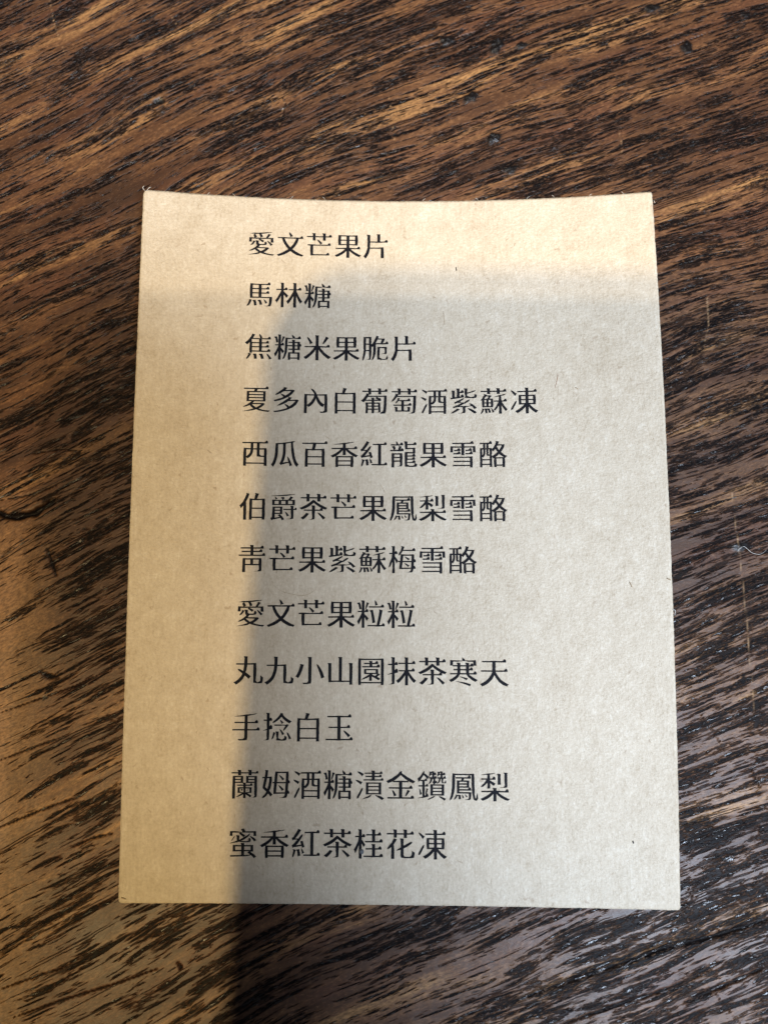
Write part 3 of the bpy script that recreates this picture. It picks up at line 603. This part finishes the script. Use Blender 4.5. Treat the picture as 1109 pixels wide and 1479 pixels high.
    '梨': [[577,791,567,773,589,740,589,446,684,446,684,785], [793,831,783,813,805,780,805,574,814,491,815,410,771,365,663,358,665,351,809,350,894,361,888,357,897,406,902,825], [431,346,421,328,443,295,443,260,256,249,57,249,57,205,378,205,302,142,217,88,82,16,23,-7,58,-37,88,-68,180,-37,270,11,355,69,395,102,427,139,443,164,443,-78,545,-78,545,162,561,137,593,100,675,40,765,-11,812,-31,907,-59,972,-2,908,19,814,65,724,115,644,171,606,205,938,205,938,245,944,249,918,301,883,313,823,249,856,249,694,249,545,260,545,340], [497,814,379,794,328,803,278,796,226,779,119,765,51,752,54,746,259,753,251,640,160,638,57,641,57,597,144,602,227,597,194,547,159,503,121,462,80,426,47,375,56,364,118,381,158,411,198,446,252,502,259,427,250,320,346,320,346,490,457,399,515,480,433,534,339,581,335,600,517,597,517,637,523,641,497,693,462,705,402,641,425,632,342,637,337,762,447,781,504,806]],
    '靑': [[726,341,726,197,543,197,543,341], [189,394,182,299,182,110,175,15,175,-79,277,-79,277,153,550,148,726,153,736,75,737,9,689,-37,579,-45,582,-52,731,-52,826,-40,815,-48,826,6,823,297,817,394,637,385,547,390,458,390,368,385], [277,197,277,341,443,341,443,197], [430,840,420,822,442,789,442,757,112,757,112,713,442,713,442,638,151,638,151,594,442,594,442,510,55,510,55,466,940,466,940,506,946,510,920,562,885,574,825,510,858,510,544,510,544,594,843,594,843,634,849,638,823,690,788,702,728,638,739,638,544,638,544,713,886,713,886,753,892,757,866,809,831,821,771,757,797,757,544,757,544,834]],
    '梅': [[574,480,622,423,667,386,698,350,755,406,709,427,660,456,582,488], [569,259,607,207,651,169,681,130,738,186,693,208,645,239,577,267], [466,843,456,825,478,792,465,784,456,728,438,675,406,631,381,587,362,526,374,518,423,543,476,616,513,676,671,670,932,670,932,710,938,714,912,766,877,778,817,714,850,714,532,712,569,817], [810,510,803,338,514,338,533,510], [443,564,422,338,354,338,354,293,417,293,404,210,394,58,594,67,694,67,791,73,773,-1,703,-35,645,-40,647,-47,808,-54,839,-38,856,-5,874,70,940,67,940,107,946,111,920,163,885,175,825,111,879,109,889,220,893,293,952,293,952,334,958,338,932,390,897,402,837,338,895,338,899,438,896,528,890,564,717,554,631,554], [801,293,789,111,484,111,509,293], [143,839,133,821,155,788,155,610,52,610,52,566,151,566,139,449,63,252,57,204,34,127,42,114,91,146,154,293,159,299,164,265,170,93,155,7,155,-78,248,-78,248,20,240,119,243,218,233,399,274,308,297,246,358,333,335,375,250,495,250,566,331,566,331,606,337,610,311,662,276,674,216,610,248,610,248,833]],
    '粒': [[32,758,22,740,44,707,63,696,90,583,97,533,174,552,153,657,116,769], [336,774,333,729,299,587,297,533,307,530,341,572,421,752], [419,640,419,596,922,596,922,636,928,640,902,692,867,704,807,640,838,640], [452,508,442,490,464,457,475,455,513,251,536,73,632,103,605,273,551,524], [614,835,612,767,625,711,623,659,720,687,694,731,673,783,628,839], [47,487,47,443,182,443,163,384,71,209,24,139,69,25,110,92,156,191,178,247,177,-78,271,-78,271,273,344,154,408,233,344,313,297,359,272,379,272,443,395,443,395,483,401,487,375,539,340,551,280,487,327,487,271,487,271,831,165,837,155,819,177,786,177,487], [378,19,378,-25,569,-25,664,-32,759,-32,854,-25,950,-25,950,15,956,19,930,71,895,83,835,19,856,19,770,19,818,214,878,513,763,536,753,518,775,485,769,484,736,278,680,19]],
    '丸': [[138,418,171,368,298,272,282,232,258,190,196,115,161,80,121,47,75,17,9,-18,58,-54,94,-92,146,-64,194,-31,238,5,276,44,310,85,340,128,379,204,443,152,504,94,581,176,504,242,404,316,420,348,437,395,458,561,658,561,658,152,663,-27,771,-46,873,-51,959,-38,951,-45,970,2,981,67,987,150,943,176,892,217,890,46,872,17,815,-6,794,-21,746,44,762,242,762,431,748,620,547,605,460,605,464,830,346,836,336,818,358,785,355,605,84,605,84,561,351,561,339,447,330,398,327,359,211,416,148,428]],
    '九': [[79,564,79,520,330,520,315,397,291,296,274,249,253,204,228,162,199,123,164,86,125,52,79,21,12,-15,60,-52,98,-90,149,-62,197,-28,240,9,277,48,310,90,337,135,361,182,397,282,421,390,436,520,634,520,634,141,641,-30,752,-46,867,-52,951,-38,973,29,982,115,937,140,887,179,886,63,873,29,804,-6,785,-6,723,41,739,226,739,403,725,579,526,564,439,564,445,823,324,829,314,811,336,778,333,564]],
    '小': [[434,826,424,808,446,775,446,28,397,-19,260,-18,293,-64,415,-64,456,-60,544,-40,540,-44,554,23,555,820], [724,587,729,525,771,428,839,237,866,154,875,115,982,158,960,236,927,325,877,416,793,548,739,592], [174,595,164,577,186,544,176,544,151,449,117,353,73,263,48,222,19,183,68,158,114,129,143,168,195,260,238,362,272,467,299,570]],
    '山': [[81,633,71,615,93,582,93,178,107,-2,283,14,371,14,458,6,546,6,634,14,796,14,796,-75,900,-75,893,13,893,100,900,188,900,628,784,634,774,616,796,583,796,58,548,58,548,823,430,829,420,811,442,778,442,58,197,58,197,627]],
    '園': [[340,400,651,400,651,320,340,320], [434,707,424,689,446,656,446,645,259,645,259,601,446,601,446,536,201,536,201,492,788,492,788,532,794,536,768,588,733,600,673,536,701,536,539,536,539,601,735,601,735,641,741,645,715,697,680,709,620,645,631,645,539,645,539,701], [265,444,265,276,451,276,231,143,178,102,185,93,264,110,360,147,436,187,435,59,525,59,525,194,685,112,748,73,805,132,702,189,804,266,737,306,741,309,729,444], [551,276,701,276,630,220,535,260], [81,790,69,616,69,94,81,-79,164,-79,164,-26,824,-26,824,-79,911,-79,924,94,924,616,911,790,726,778,266,778], [164,18,164,734,824,734,824,18]],
    '抹': [[596,835,586,817,608,784,608,657,386,657,386,613,608,613,608,415,400,415,400,371,588,371,551,315,487,232,419,156,345,93,305,67,344,29,378,-13,448,44,515,115,577,197,608,244,608,-81,709,-81,709,247,740,194,802,103,870,27,904,-5,939,36,978,72,903,137,833,219,767,311,729,371,925,371,925,411,931,415,905,467,870,479,810,415,848,415,709,429,709,613,947,613,947,653,953,657,927,709,892,721,832,657,863,657,709,657,709,829], [157,839,147,821,169,788,169,620,44,620,44,576,169,576,169,456,177,334,28,272,31,263,176,284,169,186,169,97,182,9,136,-39,68,-44,71,-51,184,-50,254,-38,251,-41,260,7,267,200,263,305,380,337,371,398,377,402,351,454,316,466,256,402,265,369,267,576,367,576,367,616,373,620,347,672,312,684,252,620,267,620,267,833]],
    '寒': [[369,223,528,148,570,124,602,100,648,171,453,217,374,229], [251,68,478,0,673,-72,711,-89,746,-20,661,6,560,32,449,51,255,75], [60,337,60,293,292,293,258,257,219,223,175,192,83,136,21,108,60,77,93,43,178,81,260,137,333,204,389,293,598,293,657,209,733,146,816,91,899,52,933,88,972,119,912,147,820,200,734,260,697,293,937,293,937,333,943,337,917,389,882,401,822,337,851,337,692,337,692,425,814,425,814,465,820,469,794,521,759,533,699,469,692,469,692,552,831,552,831,593,837,597,811,649,776,661,716,597,755,597,692,597,692,671,578,677,568,659,590,626,590,597,404,597,404,671,291,677,281,659,303,626,303,597,158,597,158,552,303,552,303,469,175,469,175,425,303,425,303,337], [404,552,590,552,590,469,404,469], [404,425,590,425,590,337,404,337], [463,838,470,741,369,750,271,750,75,760,62,579,161,579,161,706,321,706,495,730,582,728,669,706,829,706,829,579,931,579,918,760,735,750,557,750,539,805,478,843]],
    '天': [[65,436,65,392,435,392,413,340,373,268,323,195,291,159,253,124,209,91,102,25,24,-12,64,-49,96,-86,161,-59,222,-29,275,5,322,40,363,77,399,115,430,154,478,234,500,284,535,214,596,124,630,83,668,46,709,12,752,-19,800,-45,906,-79,935,-45,968,-14,907,12,773,96,733,127,697,162,663,200,633,241,577,329,544,392,930,392,930,432,936,436,910,488,875,500,815,436,849,436,537,436,543,563,543,697,887,697,887,737,893,741,867,793,832,805,772,741,800,741,625,741,538,749,450,749,363,741,101,741,101,697,436,697,435,509,429,436]],
    '手': [[50,305,50,261,446,261,446,33,391,-17,235,-16,270,-61,404,-61,448,-58,539,-40,536,-44,550,23,550,261,946,261,946,301,952,305,926,357,891,369,831,305,864,305,550,305,550,494,889,494,889,534,895,538,869,590,834,602,774,538,801,538,550,538,548,727,798,778,848,805,840,814,681,785,634,788,587,780,485,776,381,752,113,716,115,709,446,714,446,538,116,538,116,494,446,494,446,305]],
    '捻': [[455,240,445,222,467,189,467,128,487,22,467,-48,651,-59,721,-60,794,-45,811,-20,824,70,744,105,734,20,677,-15,627,-15,543,24,556,234], [373,223,368,177,344,82,328,37,324,-19,336,-24,378,15,450,195], [814,217,823,158,864,64,880,20,888,-21,970,12,927,90,874,177,825,221], [584,606,604,552,632,514,645,475,716,526,681,548,649,580,594,612], [579,314,599,253,652,157,665,114,741,154,646,277,590,320], [141,838,131,820,153,787,153,620,53,620,53,576,153,576,153,451,163,322,36,271,38,262,162,277,153,181,153,98,167,15,126,-32,55,-38,57,-44,168,-45,232,-34,232,-35,240,13,248,194,242,295,347,321,340,381,346,385,320,437,285,449,225,385,244,354,248,576,329,576,329,616,335,620,309,672,274,684,214,620,248,620,248,832], [408,461,408,417,587,417,676,427,766,421,738,365,710,319,697,261,709,256,762,296,827,371,855,411,885,449,825,474,787,455,711,454,610,461], [608,840,591,795,564,753,496,675,420,603,379,571,341,521,350,509,414,521,498,575,577,641,613,679,635,708,694,638,772,571,859,514,905,490,936,529,977,565,869,619,785,676,747,710,712,748,684,785,698,813]],
    '玉': [[635,286,662,228,769,102,793,66,869,133,710,265,646,295], [143,409,143,365,436,365,436,19,52,19,52,-26,319,-26,408,-33,497,-33,586,-26,942,-26,942,15,948,19,922,71,887,83,827,19,859,19,544,19,544,365,855,365,855,405,861,409,835,461,800,473,740,409,774,409,544,409,544,710,893,710,893,750,899,754,873,806,838,818,778,754,805,754,629,754,541,762,453,762,364,754,100,754,100,710,436,710,436,409]],
    '蘭': [[366,237,383,187,402,168,446,207,376,241], [619,247,561,147,553,153,602,181,629,243], [438,432,428,414,450,381,450,368,245,368,245,328,450,328,450,284,267,287,267,102,406,106,372,77,213,-23,220,-31,297,-15,342,0,453,58,450,-62,533,-62,533,56,607,10,683,-41,726,18,587,104,726,102,726,287,533,284,533,328,747,328,747,364,752,368,732,407,706,416,661,368,672,368,533,368,533,426], [365,511,365,461,187,461,187,511], [365,551,187,551,187,600,365,600], [620,510,808,510,808,460,620,460], [620,550,620,600,808,600,808,550], [104,644,98,554,98,373,92,283,92,-78,187,-78,187,420,444,417,444,644,274,640], [727,640,539,644,539,416,808,420,808,89,821,7,782,-36,717,-40,720,-46,809,-44,873,-36,897,8,905,189,905,280,898,371,898,553,892,644], [339,244,457,244,457,121,339,145], [527,244,653,244,653,145,527,123], [62,760,62,720,273,720,273,661,371,661,371,720,617,720,617,661,715,661,715,720,934,720,934,756,938,760,919,799,892,808,847,760,857,760,715,760,715,833,605,839,595,821,617,788,617,760,371,760,371,833,261,839,251,821,273,788,273,760]],
    '姆': [[598,670,622,617,685,537,702,499,772,549,739,576,666,645,608,677], [579,353,605,296,673,210,692,170,763,222,650,325,589,360], [554,735,819,735,812,456,533,456], [386,456,386,412,436,412,415,199,418,110,413,71,604,83,700,83,792,88,773,10,700,-34,621,-37,623,-44,766,-52,836,-41,846,-32,865,5,884,84,939,83,939,123,945,127,919,179,884,191,824,127,889,127,904,412,954,412,954,452,960,456,934,508,899,520,839,456,906,456,912,655,908,749,903,790,731,779,646,779,474,790,456,689,439,456], [505,127,530,412,810,412,791,127], [281,572,268,450,250,351,217,240,152,295,209,572], [61,259,143,184,183,152,164,110,138,69,108,33,75,1,45,-48,54,-60,116,-47,154,-19,190,14,247,82,300,22,318,-14,394,55,330,133,284,180,300,204,320,244,343,338,367,500,364,624,321,631,309,623,216,616,246,828,142,839,132,821,154,788,149,786,126,616,52,616,52,572,118,572,73,355]],
    '漬': [[463,310,798,310,798,240,463,240], [463,200,798,200,798,128,463,128], [463,420,798,420,798,350,463,350], [381,465,381,82,548,88,714,88,881,82,881,465,714,461,548,461], [677,66,733,17,825,-38,906,-93,982,-37,883,20,833,43,775,52,685,74], [98,798,141,750,231,684,260,647,318,730,178,797,106,808], [45,529,90,483,181,420,211,385,269,470,178,511,125,530,52,539], [86,-45,99,-55,151,-21,274,214,285,284,273,294,223,253,94,15], [553,81,479,46,432,20,377,1,324,-27,263,-66,271,-71,398,-37,450,-29,495,-7,535,19,566,73], [559,839,549,821,571,788,571,772,335,772,335,732,571,732,571,671,368,671,368,631,571,631,571,561,301,561,301,521,486,521,579,516,672,516,765,521,951,521,951,557,955,561,936,600,909,609,864,561,671,561,671,631,891,631,891,667,895,671,876,710,850,719,805,671,813,671,671,671,671,732,919,732,919,768,923,772,904,811,878,820,832,772,671,772,671,833]],
    '金': [[217,235,228,173,270,73,277,29,365,66,283,194,230,240], [715,246,703,197,654,96,642,38,653,33,704,74,771,164,810,208], [527,839,462,807,399,730,358,699,311,674,225,611,178,585,127,565,80,539,20,514,55,482,84,445,193,483,239,506,239,479,440,479,440,319,112,319,112,275,440,275,440,6,67,6,67,-38,927,-38,927,2,933,6,907,58,872,70,812,6,828,6,547,6,547,275,881,275,881,315,887,319,861,371,826,383,766,319,794,319,547,319,547,479,752,479,752,514,828,476,909,450,940,483,977,516,920,537,739,636,653,692,615,722,568,741,537,775,541,833], [736,523,645,523,550,529,454,529,359,523,270,523,357,580,436,644,498,705,562,647,645,582]],
    '鑽': [[529,284,808,284,808,222,529,222], [529,182,808,182,808,118,529,118], [529,386,808,386,808,324,529,324], [447,430,447,73,625,78,892,73,892,430,714,426], [716,49,765,1,861,-59,896,-89,950,-21,797,43,723,58], [590,67,519,42,434,-2,387,-16,349,-54,355,-65,414,-50,555,11,601,57], [87,292,85,231,100,133,97,88,166,110,129,244,97,295], [307,305,308,258,288,161,289,104,299,100,331,142,358,236,378,281], [549,422,662,484,645,547,606,528,607,606,647,605,647,641,651,645,632,684,606,693,561,645,570,644,571,717,635,717,635,753,639,757,620,796,594,805,549,757,571,757,571,833,488,839,478,821,500,788,506,750,476,751,496,813,415,833,405,815,427,782,420,775,404,727,397,663,406,658,464,726,507,724,500,651,399,651,399,605,449,610,440,547,416,499,379,447,387,439,447,463,477,500,498,546,516,599,538,599,548,549,512,495], [666,651,666,605,720,610,713,547,689,503,649,454,656,445,717,467,748,501,768,545,784,599,802,599,813,468,898,458,947,466,966,473,950,554,940,560,897,482,900,481,868,494,857,519,873,606,949,605,949,641,953,645,934,684,907,693,862,645,844,644,845,717,931,717,931,753,935,757,916,796,889,805,844,757,845,833,759,839,749,821,771,788,778,751,742,752,761,812,680,833,670,815,692,782,687,774,671,727,666,663,675,658,732,726,779,725,771,651], [245,838,191,793,134,701,98,662,25,602,42,548,54,489,104,539,104,528,180,528,180,395,56,395,56,354,180,354,180,150,188,37,41,-11,42,-19,134,-6,219,-3,380,39,376,86,381,90,361,129,335,138,259,60,262,354,371,354,371,391,376,395,356,434,330,443,285,395,262,395,262,528,338,528,338,564,343,568,323,607,297,616,252,568,232,564,130,568,224,711,262,685,293,645,359,581,400,661,299,750,251,771,256,833]],
    '蜜': [[224,616,115,460,126,452,171,487,220,560,235,611], [706,608,750,549,794,510,863,434,936,472,895,516,853,553,716,614], [257,276,445,276,445,169,257,169], [545,276,746,276,746,169,545,169], [87,1,92,-43,545,-33,635,-26,725,-8,766,4,865,-90,942,-33,869,32,771,93,742,118,836,118,836,327,633,320,545,320,545,383,433,389,423,371,445,338,445,320,171,327,171,118,362,125,445,125,445,12], [641,87,738,22,545,15,545,125,703,125], [718,687,611,612,563,592,380,484,380,624,280,630,270,612,292,579,298,482,305,466,261,445,169,412,121,400,66,375,72,367,241,395,288,398,342,415,371,418,433,415,538,403,643,405,727,416,744,433,755,479,761,483,735,535,700,547,640,483,684,497,670,459,619,444,441,447,537,493,626,553,702,619,730,681], [424,816,475,722,273,751,76,759,64,603,157,603,157,707,401,707,361,671,411,641,514,564,572,622,480,681,428,707,834,707,834,603,929,603,917,759,734,751,571,751,519,841]],
    '桂': [[163,839,153,821,175,788,175,629,58,629,58,585,171,585,153,467,60,276,12,202,33,155,59,84,98,152,140,245,179,351,175,312,175,-78,268,-78,268,395,325,276,388,350,326,445,287,495,270,510,270,585,376,585,376,625,382,629,356,681,321,693,261,629,268,629,268,833], [590,834,580,816,602,783,602,686,410,686,410,642,602,642,602,472,375,472,375,427,943,427,943,468,949,472,923,524,888,536,828,472,859,472,704,472,704,642,895,642,895,682,901,686,875,738,840,750,780,686,793,686,704,686,704,828], [590,383,580,365,602,332,602,249,394,249,394,205,602,205,602,17,327,17,327,-28,506,-28,595,-34,685,-34,774,-28,952,-28,952,13,958,17,932,69,897,81,837,17,865,17,704,17,704,205,909,205,909,245,915,249,889,301,854,313,794,249,800,249,704,249,704,377]],
    '花': [[874,463,815,449,731,402,604,339,606,556,490,562,480,544,502,511,502,464,510,373,511,280,441,243,366,185,372,175,510,206,502,134,502,58,508,-6,532,-49,524,-42,645,-50,828,-50,933,-39,919,-49,943,-8,957,51,965,127,919,150,872,184,863,69,841,13,785,-6,650,-4,622,4,606,62,606,252,644,264,693,286,781,342,859,399,885,450], [291,564,243,480,222,433,191,393,155,358,125,317,91,282,69,230,81,219,143,239,179,269,206,282,201,207,201,-78,303,-78,303,206,290,373,362,482,389,533], [597,839,587,821,609,788,609,724,386,724,386,833,273,839,263,821,285,788,285,724,60,724,60,679,285,679,285,580,386,580,386,679,609,679,609,575,713,575,713,679,932,679,932,720,938,724,912,776,877,788,817,724,854,724,713,724,713,833]],
}

def glyph_mesh(code):
    """outline table -> (verts, triangles) in em units"""
    loops=[]
    for v in code:
        loops.append([(v[i]/1000,v[i+1]/1000) for i in range(0,len(v),2)])
    vs=[];es=[];seg=[]
    for l in loops:
        b=len(vs);n=len(l)
        for i in range(n):
            vs.append(Vector(l[i])); es.append((b+i,b+(i+1)%n)); seg.append((l[i],l[(i+1)%n]))
    ov,oe,of,_,_,_=delaunay_2d_cdt(vs,es,[],0,1e-5)
    tris=[]
    for f in of:
        cx=sum(ov[i][0] for i in f)/3; cy=sum(ov[i][1] for i in f)/3; w=0
        for (ax,ay),(bx,by) in seg:
            if (ay>cy)!=(by>cy) and ax+(cy-ay)*(bx-ax)/(by-ay)>cx: w+=1 if by>ay else -1
        if w>0: tris.append(tuple(f))
    return [(v[0],v[1]) for v in ov],tris


def line_of_print(text, x0, y0, slope, pitch, reading):
    """one printed line: x0, y0 = left edge and middle of its first character on the card, mm"""
    ox, oy, oz = card_point(x0, y0)
    ln = empty('text_line', (ox, oy, oz), card)
    ln['label'] = reading
    for k, ch in enumerate(text):
        vs, ts = shapes[ch]
        cx_ = x0 + k * pitch
        out = []
        for ex, ey in vs:
            xm = cx_ + ex * EMS
            ym = y0 + slope * k * pitch - (ey - 0.375) * EMS
            x, y, z = card_point(xm, ym, 0.045)
            wv = 0.4 * (0.035 * math.sin(xm * 0.55 + 1.3 * math.sin(ym * 0.21)) + 0.03 * math.sin(ym * 0.43 + xm * 0.16))
            out.append((x - ox, y - oy, z - oz + wv * MM))
        mesh_ob('character', out, ts, INK, ln)
    return ln


EMS = 5.02
shapes = {c: glyph_mesh(code) for c, code in GLYPHS.items()}
LINES = [
    ('愛文芒果片', 18.15, 8.85, -0.001, 5.14), ('馬林糖', 18.10, 18.42, -0.002, 5.12),
    ('焦糖米果脆片', 18.15, 28.0, 0.001, 5.11), ('夏多內白葡萄酒紫蘇凍', 17.95, 37.5, 0.006, 5.15),
    ('西瓜百香紅龍果雪酪', 18.0, 47.0, 0.004, 5.11), ('伯爵茶芒果鳳梨雪酪', 17.95, 56.3, 0.005, 5.10),
    ('靑芒果紫蘇梅雪酪', 17.90, 65.2, 0.004, 5.09), ('愛文芒果粒粒', 17.90, 74.35, 0.006, 5.06),
    ('丸九小山園抹茶寒天', 17.75, 83.8, 0.003, 5.10), ('手捻白玉', 17.55, 93.0, 0.006, 5.13),
    ('蘭姆酒糖漬金鑽鳳梨', 17.55, 102.2, 0.002, 5.11), ('蜜香紅茶桂花凍', 17.45, 111.5, 0.0, 5.12)]
for text, x0, y0, sl, pitch in LINES:
    line_of_print(text, x0, y0, sl, pitch, 'line of black print on the card reading ' + text)


# ------------------------------------------------------------------ specks and fibres
def plain(name, col, rough=0.6, spec=0.4):
    n = N(name)
    vec, x, y, z = xyz_mm(n)
    f = n.noise(vec, 2.5, 3)
    c2 = tuple(c * 0.65 for c in col)
    return n.finish(n.mix(f, col, c2), rough, n.bump(f, 0.6, 0.00005), spec=spec)


def thread(name, pts, r, mat, parent=None):
    """thin fibre: a tapered five-sided tube through pts (metres)"""
    C = [Vector(p) for p in pts]
    P = []
    for i in range(len(C) - 1):          # rounded through the given points
        a, b, c, d = C[max(i - 1, 0)], C[i], C[i + 1], C[min(i + 2, len(C) - 1)]
        for k in range(4):
            u = k / 4
            P.append(0.5 * (2 * b + (c - a) * u + (2 * a - 5 * b + 4 * c - d) * u * u + (3 * b - a - 3 * c + d) * u ** 3))
    P.append(C[-1])
    vs, fs = [], []
    for i, p in enumerate(P):
        d = (P[min(i + 1, len(P) - 1)] - P[max(i - 1, 0)]).normalized()
        a = d.cross(Vector((0, 0, 1))).normalized(); b = a.cross(d)
        k = r * (0.35 + 0.65 * math.sin(math.pi * (i + 0.4) / (len(P) - 0.2)))
        for q in range(5):
            an = math.tau * q / 5
            vs.append(p + a * math.cos(an) * k + b * math.sin(an) * k)
    for i in range(len(P) - 1):
        for q in range(5):
            fs.append((i * 5 + q, i * 5 + (q + 1) % 5, (i + 1) * 5 + (q + 1) % 5, (i + 1) * 5 + q))
    fs.append(tuple(range(4, -1, -1))); fs.append(tuple((len(P) - 1) * 5 + q for q in range(5)))
    return mesh_ob(name, vs, fs, mat, parent)


RED = plain('rust_red_fibre', (0.33, 0.13, 0.06))
DARKF = plain('dark_speck', (0.05, 0.04, 0.035))
PALE = plain('pale_fibre', (0.72, 0.68, 0.62))
TANF = plain('tan_fibre', (0.42, 0.30, 0.18))
SMUDGE = plain('grey_smudge', (0.16, 0.17, 0.18))


def on_card(pts, up=0.03):
    return [card_point(x, y, up) for x, y in pts]


thread('paper_fibre', on_card([(72.7, 33.07), (72.55, 34.06), (72.16, 35.54)]), 0.05 * MM, RED, card)
thread('speck', on_card([(82.73, 110.28), (82.83, 110.71)]), 0.13 * MM, DARKF, card)
thread('speck', on_card([(55.39, 12.84), (55.5, 13.63)]), 0.1 * MM, DARKF, card)
thread('speck', on_card([(39.01, 112.3), (39.46, 112.94)]), 0.45 * MM, SMUDGE, card)
thread('speck', on_card([(0.47, 120.04), (1.26, 120.26)]), 0.12 * MM, TANF, card)
thread('paper_fibre', on_card([(24.07, 69.63), (25.85, 70.79), (29.36, 71.36), (31.45, 70.19)]), 0.022 * MM, TANF, card)
thread('paper_fibre', on_card([(12.39, 46.6), (13.11, 47.19)]), 0.05 * MM, TANF, card)
thread('paper_fibre', on_card([(75.53, 35.64), (75.99, 35.9)]), 0.07 * MM, TANF, card)
thread('paper_fibre', on_card([(89.17, 68.38), (89.8, 68.72)]), 0.1 * MM, TANF, card)
thread('paper_fibre', on_card([(83.25, 68.94), (83.66, 69.85)]), 0.08 * MM, TANF, card)
thread('paper_fibre', on_card([(32.5, 43.87), (33.23, 44.36)]), 0.04 * MM, TANF, card)
thread('paper_fibre', on_card([(53.09, 21.18), (53.32, 23.76)]), 0.04 * MM, TANF, card)
thread('paper_fibre', on_card([(42.15, 52.36), (42.87, 53.81)]), 0.04 * MM, TANF, card)
thread('paper_fibre', on_card([(0.24, 0.25), (-0.13, -0.24), (0.09, -0.65)]), 0.07 * MM, PALE, card)
thread('paper_fibre', on_card([(0.48, 0.36), (0.92, -0.34), (1.27, -0.5)]), 0.06 * MM, PALE, card)
thread('paper_fibre', on_card([(89.86, 73.45), (90.28, 73.68), (90.15, 74.46)]), 0.07 * MM, PALE, card)
thread('paper_fibre', on_card([(90.15, 1.77), (90.35, 2.32)]), 0.05 * MM, PALE, card)
thread('paper_fibre', on_card([(10.93, 0.14), (11.16, -0.21), (11.4, -0.36)]), 0.035 * MM, PALE, card)
thread('paper_fibre', on_card([(15.78, 0.07), (15.53, -0.25), (15.28, -0.37)]), 0.035 * MM, PALE, card)
thread('paper_fibre', on_card([(25.64, 0.08), (25.88, -0.27), (26.13, -0.42)]), 0.035 * MM, PALE, card)
thread('paper_fibre', on_card([(31.88, -0.02), (31.62, -0.35), (31.37, -0.48)]), 0.035 * MM, PALE, card)
thread('paper_fibre', on_card([(49.5, 0.02), (49.75, -0.32), (50.0, -0.46)]), 0.035 * MM, PALE, card)
thread('paper_fibre', on_card([(59.54, 0.03), (59.3, -0.32), (59.05, -0.46)]), 0.035 * MM, PALE, card)
thread('paper_fibre', on_card([(68.24, 0.05), (68.5, -0.28), (68.75, -0.41)]), 0.035 * MM, PALE, card)
thread('paper_fibre', on_card([(73.16, 0.01), (72.93, -0.34), (72.69, -0.49)]), 0.035 * MM, PALE, card)
thread('paper_fibre', on_card([(79.22, 0.1), (79.48, -0.22), (79.72, -0.34)]), 0.035 * MM, PALE, card)
thread('paper_fibre', on_card([(85.2, 0.13), (84.98, -0.23), (84.75, -0.38)]), 0.035 * MM, PALE, card)
tag(thread('lint_fibre', [(0.059, 0.0092, 0.00035), (0.06, 0.0101, 0.0006), (0.0607, 0.0097, 0.0006), (0.0616, 0.009, 0.0005), (0.0629, 0.0088, 0.0005), (0.064, 0.0095, 0.0005)], 0.04 * MM, PALE), 'curled pale lint fibre on the dark wood right of the card', 'lint')


# ------------------------------------------------------------------ added tablet-shaped blocker in place of the unseen phone
def light_blocker():
    t = empty('added_light_blocker', (0, 0, 152 * MM))
    tag(t, 'dark grey slab added unseen above the card to cast shadow, in place of the phone', 'light_blocker')
    t.rotation_euler = (0.126, 0, -0.02)
    x0, x1, y0, y1, r = -56, 62, -190, -16, 13.0
    def outline(inset):
        pts = []
        for cx_, cy_, a0 in ((x1 - r, y1 - r, 0), (x0 + r, y1 - r, 90), (x0 + r, y0 + r, 180), (x1 - r, y0 + r, 270)):
            for k in range(9):
                a = math.radians(a0 + k * 90 / 8)
                pts.append((cx_ + (r - inset) * math.cos(a), cy_ + (r - inset) * math.sin(a)))
        return pts
    def slab(name, prof, mat):
        vs, fs = [], []
        n = 36
        for inset, z in prof:
            vs += [(x * MM, y * MM, z * MM) for x, y in outline(inset)]
        for k in range(len(prof) - 1):
            for i in range(n):
                fs.append((k * n + i, k * n + (i + 1) % n, (k + 1) * n + (i + 1) % n, (k + 1) * n + i))
        fs.append(tuple(range(n - 1, -1, -1))); fs.append(tuple((len(prof) - 1) * n + i for i in range(n)))
        return mesh_ob(name, vs, fs, mat, t, smooth=False)
    slab('blocker_body', [(1.2, 0), (0.2, 0.8), (0, 2.5), (0, 6.0), (0.5, 6.8)], plain('grey_blocker', (0.05, 0.05, 0.055), 0.4))
    flap = slab('blocker_flap', [(3.0, -3.2), (2.0, -2.8), (2.0, -1.4), (3.0, -1.0)], plain('black_blocker_flap', (0.03, 0.03, 0.03), 0.7))
    # added flap, askew so its lower right blocks window light at the bottom
    flap.rotation_euler = (0, 0, 0.075)
    c, s_ = math.cos(0.075), math.sin(0.075)
    flap.location = ((x1 - (c * x1 - s_ * y1)) * MM, (y1 - (s_ * x1 + c * y1) - 4) * MM, 0)
    slab('blocker_screen', [(4.0, 6.9), (4.0, 7.1)], plain('dark_blocker_glass', (0.01, 0.01, 0.012), 0.1))


light_blocker()
